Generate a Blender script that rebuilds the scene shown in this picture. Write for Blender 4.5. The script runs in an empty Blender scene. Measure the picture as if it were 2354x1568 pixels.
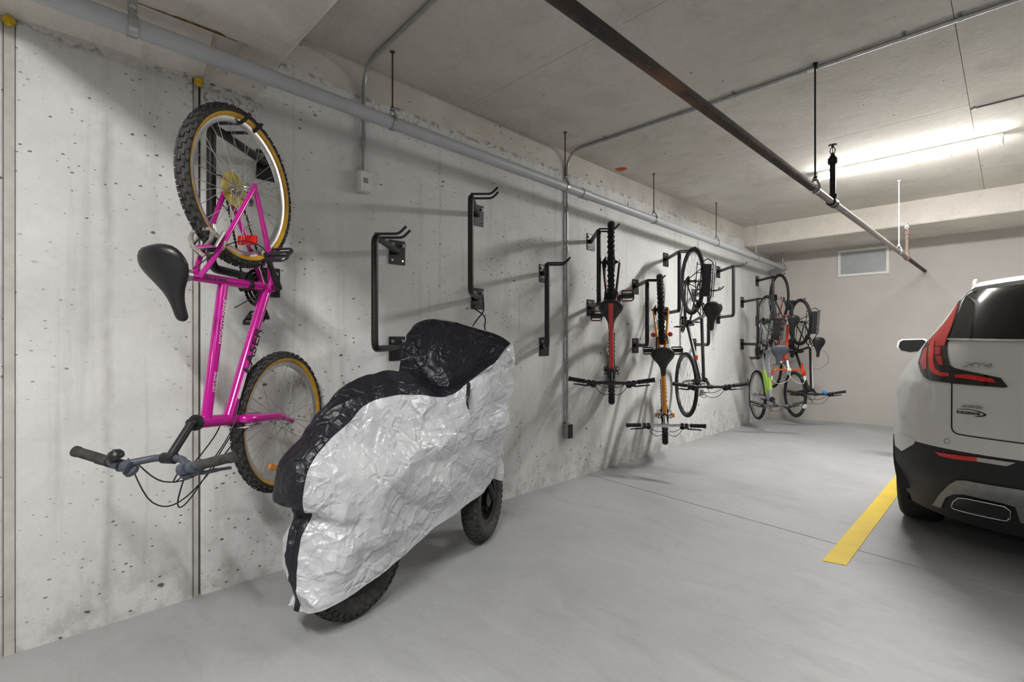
import bpy, math, random
from mathutils import Vector, Matrix, noise
from math import pi, sin, cos, radians

random.seed(7)
V = Vector
scene = bpy.context.scene
COL = scene.collection

# ------------------------------------------------------------------ camera, world, lights, exposure
FPX, CAM_H, CAM_D, YAW = 1132.0, 1.207, 2.70, radians(45.4)
cam = bpy.data.cameras.new('camera')
cam.sensor_width = 36.0
cam.lens = 36.0 * FPX / 2354.0
cam.clip_start = 0.02
camo = bpy.data.objects.new('camera', cam)
camo.location = (CAM_D, 0.0, CAM_H)
camo.rotation_euler = (pi / 2, 0, YAW)
COL.objects.link(camo)
scene.camera = camo

world = bpy.data.worlds.new('world')
scene.world = world
world.use_nodes = True
world.node_tree.nodes['Background'].inputs[0].default_value = (0.95, 0.97, 1.0, 1)
world.node_tree.nodes['Background'].inputs[1].default_value = 0.35

scene.view_settings.view_transform = 'Standard'
scene.view_settings.look = 'None'
scene.view_settings.gamma = 1.0
scene.view_settings.use_curve_mapping = False
scene.view_settings.exposure = 0.95
scene.cycles.max_bounces = 6; scene.cycles.diffuse_bounces = 4; scene.cycles.glossy_bounces = 3
scene.cycles.caustics_reflective = False; scene.cycles.caustics_refractive = False
scene.cycles.use_adaptive_sampling = True; scene.cycles.adaptive_threshold = 0.03

TUBE_EMIT = 70.0
def area_lamp(name, loc, sx, sy, power, tilt=0.0, color=(1, 0.995, 0.975)):
    l = bpy.data.lights.new(name, 'AREA')
    l.shape = 'RECTANGLE'; l.size = sx; l.size_y = sy; l.energy = power; l.color = color
    o = bpy.data.objects.new(name, l); o.location = loc; o.rotation_euler = (tilt, 0, 0)
    COL.objects.link(o)
    return o
def strip(name, x, y, power):
    """a wrap-lens strip lamp: throws light down and out to both sides"""
    for s_ in (-1, 1):
        area_lamp(name, (x, y + s_ * .02, 2.785), 1.25, 0.05, power / 2, s_ * radians(50))
# the strip lamp of the bay behind, then three unseen fill lamps added
strip('strip_lamp_behind', 2.45, -0.62, 84)
strip('fill_lamp_beside', 6.2, 5.5, 20)
strip('fill_lamp_beside_behind', 6.2, -0.62, 20)
strip('fill_lamp_far_behind', 4.2, -4.5, 20)
area_lamp('strip_lamp_bay', (2.02, 5.47, 2.755), 1.2, 0.09, 34)

# ------------------------------------------------------------------ mesh helpers
class MB:
    """collects shapes, then links them as one mesh object"""
    def __init__(self, M=None):
        self.v = []; self.f = []; self.M = M
    def add(self, vs, fs):
        b = len(self.v)
        M = self.M
        for p in vs:
            p = V(p)
            self.v.append(tuple(M @ p) if M else tuple(p))
        self.f.extend(tuple(b + i for i in f) for f in fs)
        return self
    def box(self, c, s, R=None):
        c = V(c); hx, hy, hz = s[0] / 2, s[1] / 2, s[2] / 2
        vs = [V((x, y, z)) for x in (-hx, hx) for y in (-hy, hy) for z in (-hz, hz)]
        if R: vs = [R @ q for q in vs]
        return self.add([c + q for q in vs], [(0, 1, 3, 2), (4, 6, 7, 5), (0, 4, 5, 1), (2, 3, 7, 6), (0, 2, 6, 4), (1, 5, 7, 3)])
    def rbox(self, c, s, b=0.004, R=None):
        """box with chamfered edges (each face its own inset, joined by bevel strips)"""
        c = V(c); h = V(s) / 2; vs = []; idx = {}
        for sx in (-1, 1):
            for sy in (-1, 1):
                for sz in (-1, 1):
                    for ax in range(3):
                        p = V((sx * (h.x - (0 if ax == 0 else b)), sy * (h.y - (0 if ax == 1 else b)), sz * (h.z - (0 if ax == 2 else b))))
                        idx[(sx, sy, sz, ax)] = len(vs); vs.append(p)
        fs = []
        for ax in range(3):
            for s_ in (-1, 1):
                o = [a for a in range(3) if a != ax]
                q = []
                for (p1, p2) in ((-1, -1), (1, -1), (1, 1), (-1, 1)):
                    k = [0, 0, 0]; k[ax] = s_; k[o[0]] = p1; k[o[1]] = p2
                    q.append(idx[(k[0], k[1], k[2], ax)])
                fs.append(tuple(q))
        for ax in range(3):
            o = [a for a in range(3) if a != ax]
            for p1 in (-1, 1):
                for p2 in (-1, 1):
                    q = []
                    for (e, a2) in ((-1, o[0]), (1, o[0]), (1, o[1]), (-1, o[1])):
                        k = [0, 0, 0]; k[ax] = e; k[o[0]] = p1; k[o[1]] = p2
                        q.append(idx[(k[0], k[1], k[2], a2)])
                    fs.append(tuple(q))
        for sx in (-1, 1):
            for sy in (-1, 1):
                for sz in (-1, 1):
                    fs.append(tuple(idx[(sx, sy, sz, a)] for a in range(3)))
        if R: vs = [R @ q for q in vs]
        return self.add([c + q for q in vs], fs)
    def tube(self, pts, r, n=8, closed=False, cap=True, flat=1.0):
        pts = [V(p) for p in pts]
        k = len(pts)
        rs = r if isinstance(r, (list, tuple)) else [r] * k
        T = []
        for i in range(k):
            a = pts[(i - 1) % k] if (closed or i > 0) else pts[i]
            b = pts[(i + 1) % k] if (closed or i < k - 1) else pts[i]
            t = (b - a)
            T.append(t.normalized() if t.length > 1e-9 else V((0, 0, 1)))
        up = V((0, 0, 1)) if abs(T[0].z) < 0.9 else V((1, 0, 0))
        u = (up - T[0] * up.dot(T[0])).normalized()
        vs = []
        for i in range(k):
            u = (u - T[i] * u.dot(T[i]))
            u = u.normalized() if u.length > 1e-6 else T[i].orthogonal().normalized()
            w = T[i].cross(u)
            for j in range(n):
                a = 2 * pi * j / n
                vs.append(pts[i] + (u * cos(a) * flat + w * sin(a)) * rs[i])
        fs = []
        m = k if closed else k - 1
        for i in range(m):
            i2 = (i + 1) % k
            for j in range(n):
                j2 = (j + 1) % n
                fs.append((i * n + j, i * n + j2, i2 * n + j2, i2 * n + j))
        if cap and not closed:
            fs.append(tuple(reversed(range(n)))); fs.append(tuple((k - 1) * n + j for j in range(n)))
        return self.add(vs, fs)
    def cyl(self, a, b, r, n=12, r2=None):
        return self.tube([a, b], [r, r if r2 is None else r2], n)
    def lathe(self, prof, c, axis, n=24, closed=False):
        """prof: (radius, height) pairs turned about axis through c"""
        c = V(c); ax = V(axis).normalized(); u = ax.orthogonal().normalized(); w = ax.cross(u)
        k = len(prof); vs = []
        for (r, h) in prof:
            for j in range(n):
                a = 2 * pi * j / n
                vs.append(c + ax * h + (u * cos(a) + w * sin(a)) * r)
        fs = []
        for i in range(k if closed else k - 1):
            i2 = (i + 1) % k
            for j in range(n):
                j2 = (j + 1) % n
                fs.append((i * n + j, i * n + j2, i2 * n + j2, i2 * n + j))
        if not closed:
            if prof[0][0] > 1e-6: fs.append(tuple(reversed(range(n))))
            if prof[-1][0] > 1e-6: fs.append(tuple((k - 1) * n + j for j in range(n)))
        return self.add(vs, fs)
    def loft(self, rings, closed=True, cap=True):
        n = len(rings[0]); vs = [p for r in rings for p in r]; fs = []
        for i in range(len(rings) - 1):
            for j in range(n if closed else n - 1):
                j2 = (j + 1) % n
                fs.append((i * n + j, i * n + j2, (i + 1) * n + j2, (i + 1) * n + j))
        if cap and closed:
            fs.append(tuple(reversed(range(n)))); fs.append(tuple((len(rings) - 1) * n + j for j in range(n)))
        return self.add(vs, fs)
    def prism(self, poly, off):
        """polygon (3D points) extruded by off"""
        off = V(off); n = len(poly); vs = [V(p) for p in poly] + [V(p) + off for p in poly]
        fs = [tuple(reversed(range(n))), tuple(range(n, 2 * n))]
        for j in range(n):
            j2 = (j + 1) % n; fs.append((j, j2, n + j2, n + j))
        return self.add(vs, fs)
    def build(self, name, m, parent=None, smooth=40):
        me = bpy.data.meshes.new(name)
        me.from_pydata(self.v, [], self.f)
        import bmesh
        bm = bmesh.new(); bm.from_mesh(me)
        bmesh.ops.recalc_face_normals(bm, faces=bm.faces)
        bm.to_mesh(me); bm.free()
        if smooth:
            for p in me.polygons: p.use_smooth = True
            me.set_sharp_from_angle(angle=radians(smooth))
        if m: me.materials.append(m)
        o = bpy.data.objects.new(name, me); COL.objects.link(o)
        if parent: o.parent = parent
        return o

def fillet(pts, rad, seg=5):
    pts = [V(p) for p in pts]; out = [pts[0]]
    for i in range(1, len(pts) - 1):
        a, b, c = pts[i - 1], pts[i], pts[i + 1]
        d1 = (a - b); d2 = (c - b)
        r = min(rad, d1.length * .49, d2.length * .49)
        p1 = b + d1.normalized() * r; p2 = b + d2.normalized() * r
        for k in range(seg + 1):
            t = k / seg
            out.append(p1 * (1 - t) ** 2 + b * 2 * t * (1 - t) + p2 * t * t)
    out.append(pts[-1])
    return out
def curve(pts, sub=6):
    """Catmull-Rom through points"""
    pts = [V(p) for p in pts]; out = []
    for i in range(len(pts) - 1):
        p0 = pts[max(i - 1, 0)]; p1 = pts[i]; p2 = pts[i + 1]; p3 = pts[min(i + 2, len(pts) - 1)]
        for k in range(sub):
            t = k / sub
            out.append(0.5 * ((2 * p1) + (p2 - p0) * t + (2 * p0 - 5 * p1 + 4 * p2 - p3) * t * t + (3 * p1 - p0 - 3 * p2 + p3) * t ** 3))
    out.append(pts[-1])
    return out
def crom(tab, t):
    """Catmull-Rom on a list of tuples at real index t"""
    n = len(tab); i = min(int(t), n - 2); f = t - i
    p0 = tab[max(i - 1, 0)]; p1 = tab[i]; p2 = tab[i + 1]; p3 = tab[min(i + 2, n - 1)]
    return [0.5 * (2 * b + (c - a) * f + (2 * a - 5 * b + 4 * c - d) * f * f + (3 * b - a - 3 * c + d) * f ** 3) for a, b, c, d in zip(p0, p1, p2, p3)]
def interp(x, xs, ys):
    if x <= xs[0]: return ys[0]
    for i in range(len(xs) - 1):
        if x <= xs[i + 1]:
            return ys[i] + (ys[i + 1] - ys[i]) * (x - xs[i]) / (xs[i + 1] - xs[i])
    return ys[-1]

def tag(o, label=None, cat=None, group=None, kind=None):
    if label: o['label'] = label
    if cat: o['category'] = cat
    if group: o['group'] = group
    if kind: o['kind'] = kind
    return o
def thing(name, label, cat, loc=(0, 0, 0), group=None, M=None):
    o = bpy.data.objects.new(name, None)
    o.empty_display_size = 0.1
    COL.objects.link(o)
    if M: o.matrix_world = M
    else: o.location = loc
    return tag(o, label, cat, group)
def text(name, body, size, m, parent, M, extrude=0.0006, shear=0.0, sx=1.0, bold=0.0):
    c = bpy.data.curves.new(name, 'FONT'); c.body = body; c.size = size; c.extrude = extrude
    c.align_x = 'CENTER'; c.align_y = 'CENTER'; c.shear = shear; c.offset = bold; c.resolution_u = 3
    tmp = bpy.data.objects.new(name, c); COL.objects.link(tmp)
    bpy.context.view_layer.update()
    me = bpy.data.meshes.new_from_object(tmp.evaluated_get(bpy.context.evaluated_depsgraph_get()))
    me.materials.clear(); me.materials.append(m)
    bpy.data.objects.remove(tmp, do_unlink=True); bpy.data.curves.remove(c)
    o = bpy.data.objects.new(name, me); COL.objects.link(o)
    o.parent = parent
    o.matrix_local = M @ Matrix.Diagonal((sx, 1, 1, 1))
    return o
def frame_from(x, y, o):
    x = V(x).normalized(); y = V(y); y = (y - x * y.dot(x)).normalized(); z = x.cross(y)
    return Matrix(((x.x, y.x, z.x, o[0]), (x.y, y.y, z.y, o[1]), (x.z, y.z, z.z, o[2]), (0, 0, 0, 1)))

# ------------------------------------------------------------------ materials
def srgb(r, g, b):
    f = lambda c: c / 12.92 if c <= .04045 else ((c + .055) / 1.055) ** 2.4
    return (f(r / 255), f(g / 255), f(b / 255), 1)
class NT:
    def __init__(self, name):
        self.m = bpy.data.materials.new(name); self.m.use_nodes = True
        self.t = self.m.node_tree; self.n = self.t.nodes; self.p = self.n['Principled BSDF']
    def node(self, typ, **kw):
        x = self.n.new(typ)
        for k, v in kw.items():
            if k.startswith('i_'): x.inputs[k[2:].replace('_', ' ')].default_value = v
            else: setattr(x, k, v)
        return x
    def link(self, a, b): self.t.links.new(a, b)
    def coord(self, scale=(1, 1, 1), rot=(0, 0, 0)):
        c = self.node('ShaderNodeTexCoord'); mp = self.node('ShaderNodeMapping')
        mp.inputs['Scale'].default_value = scale; mp.inputs['Rotation'].default_value = rot
        self.link(c.outputs['Object'], mp.inputs['Vector'])
        return mp.outputs['Vector']
    def noise(self, vec, scale, detail=4, rough=.55, dist=0.0):
        x = self.node('ShaderNodeTexNoise'); x.inputs['Scale'].default_value = scale
        x.inputs['Detail'].default_value = detail; x.inputs['Roughness'].default_value = rough; x.inputs['Distortion'].default_value = dist
        self.link(vec, x.inputs['Vector']); return x.outputs['Fac']
    def ramp(self, fac, stops):
        x = self.node('ShaderNodeValToRGB'); e = x.color_ramp.elements
        while len(e) < len(stops): e.new(0.5)
        for el, (p, c) in zip(e, stops):
            el.position = p; el.color = c if len(c) == 4 else (*c, 1)
        self.link(fac, x.inputs['Fac']); return x.outputs['Color']
    def math(self, op, a, b=None, c=None, clamp=False):
        x = self.node('ShaderNodeMath', operation=op, use_clamp=clamp)
        for i, q in enumerate((a, b, c)):
            if q is None: continue
            if isinstance(q, (int, float)): x.inputs[i].default_value = q
            else: self.link(q, x.inputs[i])
        return x.outputs[0]
    def mix(self, fac, a, b, mode='MIX'):
        x = self.node('ShaderNodeMix', data_type='RGBA', blend_type=mode)
        for s, q in ((0, fac), (6, a), (7, b)):
            if isinstance(q, (int, float)): x.inputs[s].default_value = q
            elif isinstance(q, tuple): x.inputs[s].default_value = q
            else: self.link(q, x.inputs[s])
        return x.outputs[2]
    def xyz(self, vec):
        x = self.node('ShaderNodeSeparateXYZ'); self.link(vec, x.inputs[0]); return x.outputs
    def bump(self, h, strength=.3, dist=.01):
        x = self.node('ShaderNodeBump'); x.inputs['Strength'].default_value = strength; x.inputs['Distance'].default_value = dist
        self.link(h, x.inputs['Height']); self.link(x.outputs[0], self.p.inputs['Normal'])
    def col(self, c):
        if isinstance(c, tuple): self.p.inputs['Base Color'].default_value = c
        else: self.link(c, self.p.inputs['Base Color'])
G = lambda v: (v, v, v, 1)

_mats = {}
def mat(name, color, rough=.5, metal=0.0, coat=0.0, wear=0.08, wscale=30.0, emit=0.0, bump=0.0, bscale=200.0):
    """painted / plastic / metal surface with a little procedural grain"""
    if name in _mats: return _mats[name]
    k = NT(name); v = k.coord()
    n = k.noise(v, wscale, 4)
    dk = tuple(c * (1 - wear * 2) for c in color[:3]) + (1,)
    lt = tuple(min(1, c * (1 + wear * .6)) for c in color[:3]) + (1,)
    k.col(k.ramp(n, [(.3, dk), (.7, lt)]))
    k.p.inputs['Roughness'].default_value = rough
    k.p.inputs['Metallic'].default_value = metal
    k.p.inputs['Coat Weight'].default_value = coat
    k.p.inputs['Coat Roughness'].default_value = .08
    if emit:
        k.p.inputs['Emission Color'].default_value = (1, .99, .97, 1); k.p.inputs['Emission Strength'].default_value = emit
    if bump: k.bump(k.noise(v, bscale, 3), bump, .002)
    _mats[name] = k.m
    return k.m

def bugholes(k, vec, scale, rmin, rmax, dens=.5, pw=2.6, plane='yz'):
    """mask of small irregular pits on a plane: 1 inside a pit"""
    sp_ = k.xyz(vec); cb = k.node('ShaderNodeCombineXYZ')
    k.link(sp_[1 if plane == 'yz' else 0], cb.inputs[0]); k.link(sp_[2 if plane == 'yz' else 1], cb.inputs[1])
    vec = cb.outputs[0]
    vo = k.node('ShaderNodeTexVoronoi', feature='F1', voronoi_dimensions='2D'); vo.inputs['Scale'].default_value = scale; vo.inputs['Randomness'].default_value = 1.0
    dn = k.node('ShaderNodeTexNoise'); dn.inputs['Scale'].default_value = scale * 5; dn.inputs['Detail'].default_value = 3
    k.link(vec, dn.inputs['Vector'])
    va = k.node('ShaderNodeVectorMath', operation='ADD'); k.link(vec, va.inputs[0])
    sc = k.node('ShaderNodeVectorMath', operation='SCALE'); k.link(dn.outputs['Color'], sc.inputs[0]); sc.inputs['Scale'].default_value = .16 / scale
    k.link(sc.outputs[0], va.inputs[1]); k.link(va.outputs[0], vo.inputs['Vector'])
    cs = k.node('ShaderNodeSeparateColor'); k.link(vo.outputs['Color'], cs.inputs[0])
    rad = k.math('MULTIPLY_ADD', k.math('POWER', cs.outputs[0], pw), rmax - rmin, rmin)
    on = k.math('GREATER_THAN', cs.outputs[1], 1 - dens)
    d = k.math('SUBTRACT', rad, vo.outputs['Distance'])
    return k.math('MULTIPLY', k.math('MULTIPLY', d, 45.0, clamp=True), on)

def concrete_wall():
    k = NT('board_formed_concrete'); v = k.coord()
    big = k.noise(v, 1.1, 5, .6, .4)
    base = k.ramp(big, [(.28, (.58, .575, .56)), (.52, (.70, .695, .685)), (.75, (.77, .765, .755))])
    # vertical run streaks
    st = k.noise(k.coord((9, 9, .55)), 1.0, 5, .65)
    base = k.mix(k.ramp(st, [(.55, G(0)), (.72, G(.42))]), base, (.40, .39, .365, 1))
    yw = k.math('ADD', k.xyz(v)[1], k.math('MULTIPLY_ADD', k.noise(v, 3.0, 4, .6), .05, -.025))
    for (yc, wd, am) in ((.245, .028, .5), (1.02, .012, .25), (1.98, .02, .3), (2.75, .012, .3), (3.9, .02, .25), (5.4, .02, .25), (.38, .010, .22)):
        sm_ = k.math('SUBTRACT', 1.0, k.math('MULTIPLY', k.math('ABSOLUTE', k.math('SUBTRACT', yw, yc)), 1.0 / wd), clamp=True)
        sm_ = k.math('MULTIPLY', sm_, k.ramp(k.noise(k.coord((3, 3, 1.3)), 2.0, 4, .6), [(.36, G(0)), (.58, G(1))]))
        base = k.mix(k.math('MULTIPLY', sm_, am), base, (.33, .315, .285, 1))
    fine = k.noise(v, 26, 5, .65)
    base = k.mix(.16, base, k.ramp(fine, [(.3, G(.35)), (.7, G(.8))]), 'OVERLAY')
    # cloudy smudges, heavier at the foot
    z = k.xyz(v)[2]; y = k.xyz(v)[1]
    sm = k.noise(v, 4.2, 6, .7, .8)
    base = k.mix(k.ramp(sm, [(.60, G(0)), (.74, G(.32))]), base, (.38, .365, .34, 1))
    foot = k.math('MULTIPLY', k.math('MULTIPLY_ADD', z, -2.2, 1.0, clamp=True), k.ramp(k.noise(v, 9, 5, .7), [(.45, G(0)), (.62, G(1))]))
    base = k.mix(k.math('MULTIPLY', foot, .55), base, (.33, .315, .29, 1))
    # the later pour along the top: creamier, with a ragged dark edge
    step = k.math('MULTIPLY', k.math('MULTIPLY_ADD', y, 8.0, -6.6, clamp=True), .22)
    zl = k.math('ADD', step, 2.432)
    wob = k.math('MULTIPLY_ADD', k.noise(v, 5.5, 5, .7), .13, -.065)
    dz = k.math('SUBTRACT', z, k.math('ADD', zl, wob))
    up = k.math('MULTIPLY', dz, 60.0, clamp=True)
    cream = k.ramp(k.noise(v, 3, 5, .6), [(.3, (.56, .52, .465)), (.7, (.68, .645, .59))])
    base = k.mix(up, base, cream)
    edge = k.math('SUBTRACT', 1.0, k.math('MULTIPLY', k.math('ABSOLUTE', dz), 55.0), clamp=True)
    edge = k.math('MULTIPLY', edge, k.ramp(k.noise(v, 16, 4, .7), [(.48, G(0)), (.58, G(1))]))
    base = k.mix(k.math('MULTIPLY', edge, .75), base, (.16, .14, .12, 1))
    # honeycombing under the pour line
    hc = k.math('MULTIPLY', k.math('MULTIPLY', k.math('SUBTRACT', .10, k.math('ABSOLUTE', k.math('ADD', dz, .07))), 12.0, clamp=True),
                k.math('MULTIPLY', k.ramp(k.noise(v, 2.1, 2, .5), [(.54, G(0)), (.6, G(1))]), k.ramp(k.noise(v, 42, 3, .7), [(.52, G(0)), (.58, G(1))])))
    base = k.mix(k.math('MULTIPLY', hc, .7), base, (.15, .13, .11, 1))
    h1 = bugholes(k, k.coord((1, .8, 1.25)), 5.5, .010, .068, dens=.5)
    h2 = bugholes(k, k.coord((1, .75, 1.3), (.5, 0, 0)), 13.0, .018, .105, dens=.42)
    h3 = bugholes(k, k.coord((1, .7, 1.2), (.9, 0, 0)), 34.0, .02, .18, dens=.34, pw=1.8)
    pm_ = k.ramp(k.noise(v, 1.7, 3, .6), [(.42, G(.12)), (.58, G(1))])
    pm_ = k.math('MAXIMUM', pm_, k.math('MULTIPLY_ADD', z, -1.6, 1.1, clamp=True))
    h2 = k.math('MULTIPLY', h2, pm_); h3 = k.math('MULTIPLY', h3, pm_)
    holes = k.math('MAXIMUM', k.math('MAXIMUM', h1, h2), h3)
    base = k.mix(k.math('MULTIPLY', holes, .86), base, (.055, .05, .045, 1))
    k.col(base)
    k.p.inputs['Roughness'].default_value = .78
    hgt = k.math('SUBTRACT', k.math('ADD', k.math('MULTIPLY', fine, .35), k.math('MULTIPLY', k.noise(v, 90, 3), .12)), k.math('ADD', holes, k.math('MULTIPLY', edge, .6)))
    k.bump(hgt, .55, .012)
    return k.m
def concrete_soffit(name, c1, c2, c3, grain=.14):
    k = NT(name); v = k.coord()
    big = k.noise(v, .8, 6, .62, .5)
    base = k.ramp(big, [(.3, c1), (.52, c2), (.75, c3)])
    mo = k.noise(v, 2.4, 6, .7, .5)
    base = k.mix(k.ramp(mo, [(.50, G(0)), (.70, G(.38))]), base, (c1[0] * .66, c1[1] * .66, c1[2] * .66, 1))
    sc = k.noise(k.coord((1.2, 7, 3), (0, 0, .6)), 1.6, 6, .7)
    base = k.mix(k.ramp(sc, [(.58, G(0)), (.75, G(.35))]), base, (c1[0] * .6, c1[1] * .58, c1[2] * .54, 1))
    fine = k.noise(v, 30, 5, .7)
    base = k.mix(grain, base, k.ramp(fine, [(.3, G(.3)), (.7, G(.85))]), 'OVERLAY')
    ho = bugholes(k, k.coord((1, .6, 1), (0, 0, .5)), 5.0, .01, .07, dens=.4, plane='xy')
    base = k.mix(k.math('MULTIPLY', ho, .55), base, (.12, .10, .085, 1))
    k.col(base); k.p.inputs['Roughness'].default_value = .85
    k.bump(k.math('SUBTRACT', fine, ho), .3, .006)
    return k.m
def concrete_floor():
    k = NT('trowelled_floor_concrete'); v = k.coord()
    big = k.noise(v, .9, 6, .6, .6)
    base = k.ramp(big, [(.28, (.335, .34, .345)), (.52, (.40, .405, .41)), (.78, (.465, .47, .475))])
    sw = k.noise(k.coord((1, 3.2, 1), (0, 0, .5)), 1.5, 6, .68, 1.2)
    base = k.mix(k.ramp(sw, [(.50, G(0)), (.72, G(.38))]), base, (.25, .25, .25, 1))
    lt_ = k.noise(k.coord((1, 2.6, 1), (0, 0, -.4)), 1.9, 6, .65, .8)
    base = k.mix(k.ramp(lt_, [(.54, G(0)), (.72, G(.26))]), base, (.52, .525, .53, 1))
    sp = k.noise(v, 2.6, 3, .5, .3)
    base = k.mix(k.ramp(sp, [(.66, G(0)), (.76, G(.4))]), base, (.22, .22, .22, 1))
    sc = k.noise(k.coord((1, 1, 1), (0, 0, 1)), 1.4, 2, .4, 2.5)
    line = k.math('SUBTRACT', 1.0, k.math('MULTIPLY', k.math('ABSOLUTE', k.math('SUBTRACT', sc, .5)), 130.0), clamp=True)
    line = k.math('MULTIPLY', line, k.ramp(k.noise(v, 1.2, 3), [(.52, G(0)), (.62, G(1))]))
    base = k.mix(k.math('MULTIPLY', line, .30), base, (.2, .2, .2, 1))
    fine = k.noise(v, 45, 5, .7)
    base = k.mix(.10, base, k.ramp(fine, [(.3, G(.3)), (.7, G(.8))]), 'OVERLAY')
    k.col(base)
    r = k.node('ShaderNodeMapRange'); k.link(big, r.inputs[0]); r.inputs[3].default_value = .42; r.inputs[4].default_value = .60
    k.link(r.outputs[0], k.p.inputs['Roughness'])
    k.bump(k.math('ADD', k.math('MULTIPLY', fine, .2), k.noise(v, 6, 3)), .10, .008)
    return k.m
def painted_line():
    k = NT('worn_yellow_paint'); v = k.coord()
    n = k.noise(v, 14, 6, .7)
    k.col(k.mix(k.ramp(n, [(.60, G(0)), (.78, G(.7))]), k.ramp(k.noise(v, 3, 3), [(.3, (.68, .47, .07)), (.7, (.80, .58, .05))]), (.42, .38, .26, 1)))
    k.p.inputs['Roughness'].default_value = .6
    return k.m
def rust_pipe():
    k = NT('rusty_black_pipe'); v = k.coord()
    n = k.noise(k.coord((3, .6, 3)), 4, 6, .7); s = k.noise(v, 40, 4, .7)
    c = k.ramp(n, [(.35, (.020, .016, .014)), (.52, (.045, .03, .022)), (.66, (.16, .07, .03))])
    c = k.mix(k.ramp(s, [(.66, G(0)), (.74, G(.6))]), c, (.25, .2, .16, 1))
    sc_ = k.noise(k.coord((6, 2, 6)), 9, 5, .75)
    c = k.mix(k.ramp(sc_, [(.56, G(0)), (.68, G(.55))]), c, (.11, .085, .07, 1))
    k.col(c); k.p.inputs['Roughness'].default_value = .72
    k.bump(k.math('ADD', s, k.math('MULTIPLY', sc_, 1.5)), .7, .006)
    return k.m
def crinkle(name, c1, c2, rough, metal):
    k = NT(name); v = k.coord()
    def vor(sc, ds):
        vo = k.node('ShaderNodeTexVoronoi', feature='F1'); vo.inputs['Scale'].default_value = sc
        va = k.node('ShaderNodeVectorMath', operation='ADD'); sl = k.node('ShaderNodeVectorMath', operation='SCALE')
        nn = k.node('ShaderNodeTexNoise'); nn.inputs['Scale'].default_value = sc * .6; k.link(v, nn.inputs['Vector'])
        k.link(nn.outputs['Color'], sl.inputs[0]); sl.inputs['Scale'].default_value = ds
        k.link(v, va.inputs[0]); k.link(sl.outputs[0], va.inputs[1]); k.link(va.outputs[0], vo.inputs['Vector'])
        return vo.outputs['Distance']
    def creases(sc, ds, wd, seed):
        """thin ridge lines between the flats of crumpled cloth"""
        vo = k.node('ShaderNodeTexVoronoi', feature='DISTANCE_TO_EDGE'); vo.inputs['Scale'].default_value = sc
        va = k.node('ShaderNodeVectorMath', operation='ADD'); sl = k.node('ShaderNodeVectorMath', operation='SCALE')
        nn = k.node('ShaderNodeTexNoise'); nn.inputs['Scale'].default_value = sc * .35; nn.inputs['Detail'].default_value = 1; k.link(v, nn.inputs['Vector'])
        k.link(nn.outputs['Color'], sl.inputs[0]); sl.inputs['Scale'].default_value = ds
        v2 = k.coord((1, 1, 1), (seed, seed * .7, seed * .4))
        k.link(v2, va.inputs[0]); k.link(sl.outputs[0], va.inputs[1]); k.link(va.outputs[0], vo.inputs['Vector'])
        r = k.math('SUBTRACT', 1.0, k.math('DIVIDE', vo.outputs['Distance'], wd), clamp=True)
        return k.math('MULTIPLY', r, k.ramp(k.noise(v2, sc * .55, 2), [(.44, G(0)), (.6, G(1))]))
    h = k.math('MULTIPLY', vor(13, .05), .8)
    h = k.math('ADD', h, k.math('MULTIPLY', creases(7.5, .10, .12, .3), .8))
    h = k.math('ADD', h, k.math('MULTIPLY', creases(15, .05, .13, 1.1), .5))
    h = k.math('SUBTRACT', h, k.math('MULTIPLY', creases(11, .08, .10, 2.2), .6))
    h = k.math('ADD', h, k.math('MULTIPLY', creases(32, .03, .16, 1.7), .22))
    k.col(k.ramp(k.noise(v, 5, 4), [(.3, c1), (.7, c2)]))
    k.p.inputs['Roughness'].default_value = rough; k.p.inputs['Metallic'].default_value = metal
    k.bump(h, .46, .014)
    return k.m

M_WALL = concrete_wall()
M_CEIL = concrete_soffit('slab_soffit_concrete', (.52, .485, .43), (.60, .565, .51), (.66, .63, .575))
M_BEAM = concrete_soffit('beam_concrete', (.58, .54, .475), (.68, .64, .575), (.75, .71, .645))
M_FLOOR = concrete_floor()
M_LINE = painted_line()
M_PAINTWALL = mat('beige_wall_paint', (.56, .53, .49, 1), .75, wear=.03, wscale=3, bump=.05)
M_DARKWALL = mat('grey_wall_paint', (.30, .29, .28, 1), .8, wear=.04, wscale=3)
M_JOINT = mat('dark_joint_sealant', (.10, .09, .08, 1), .9)
M_STRIP = mat('joint_filler_concrete', (.55, .53, .49, 1), .85, wear=.1, wscale=12, bump=.3, bscale=60)
M_GALV = mat('galvanised_steel', (.45, .45, .45, 1), .38, .8, wear=.1)
M_GREYPIPE = mat('grey_pvc', (.43, .45, .47, 1), .40, 0, wear=.04, wscale=8)
M_RUSTROD = mat('rusty_threaded_rod', (.14, .09, .07, 1), .6, .4, wear=.25)
M_RUSTPIPE = rust_pipe()
M_BLACK = mat('black_powder_coat', (.014, .014, .016, 1), .42, 0, wear=.15)
M_RUBBER = mat('black_rubber', (.016, .016, .016, 1), .75, wear=.2, wscale=60)
M_RUBBERGREY = mat('dusty_tyre_rubber', (.055, .054, .052, 1), .8, wear=.3, wscale=40)
M_PLASTIC = mat('black_plastic', (.016, .016, .018, 1), .38, wear=.1)
M_SADDLE = mat('black_saddle_vinyl', (.014, .014, .015, 1), .38, wear=.05, bump=.1, bscale=300)
M_GREYPLASTIC = mat('slate_grey_plastic', (.075, .085, .11, 1), .45, wear=.1)
M_CHROME = mat('chrome', (.72, .72, .72, 1), .14, 1.0, wear=.04)
M_ALU = mat('brushed_aluminium', (.60, .60, .60, 1), .30, .9, wear=.06)
M_SPOKE = mat('stainless_spoke', (.62, .62, .60, 1), .3, .75)
M_DKSTEEL = mat('greasy_dark_steel', (.03, .028, .026, 1), .4, .6, wear=.2)
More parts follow.
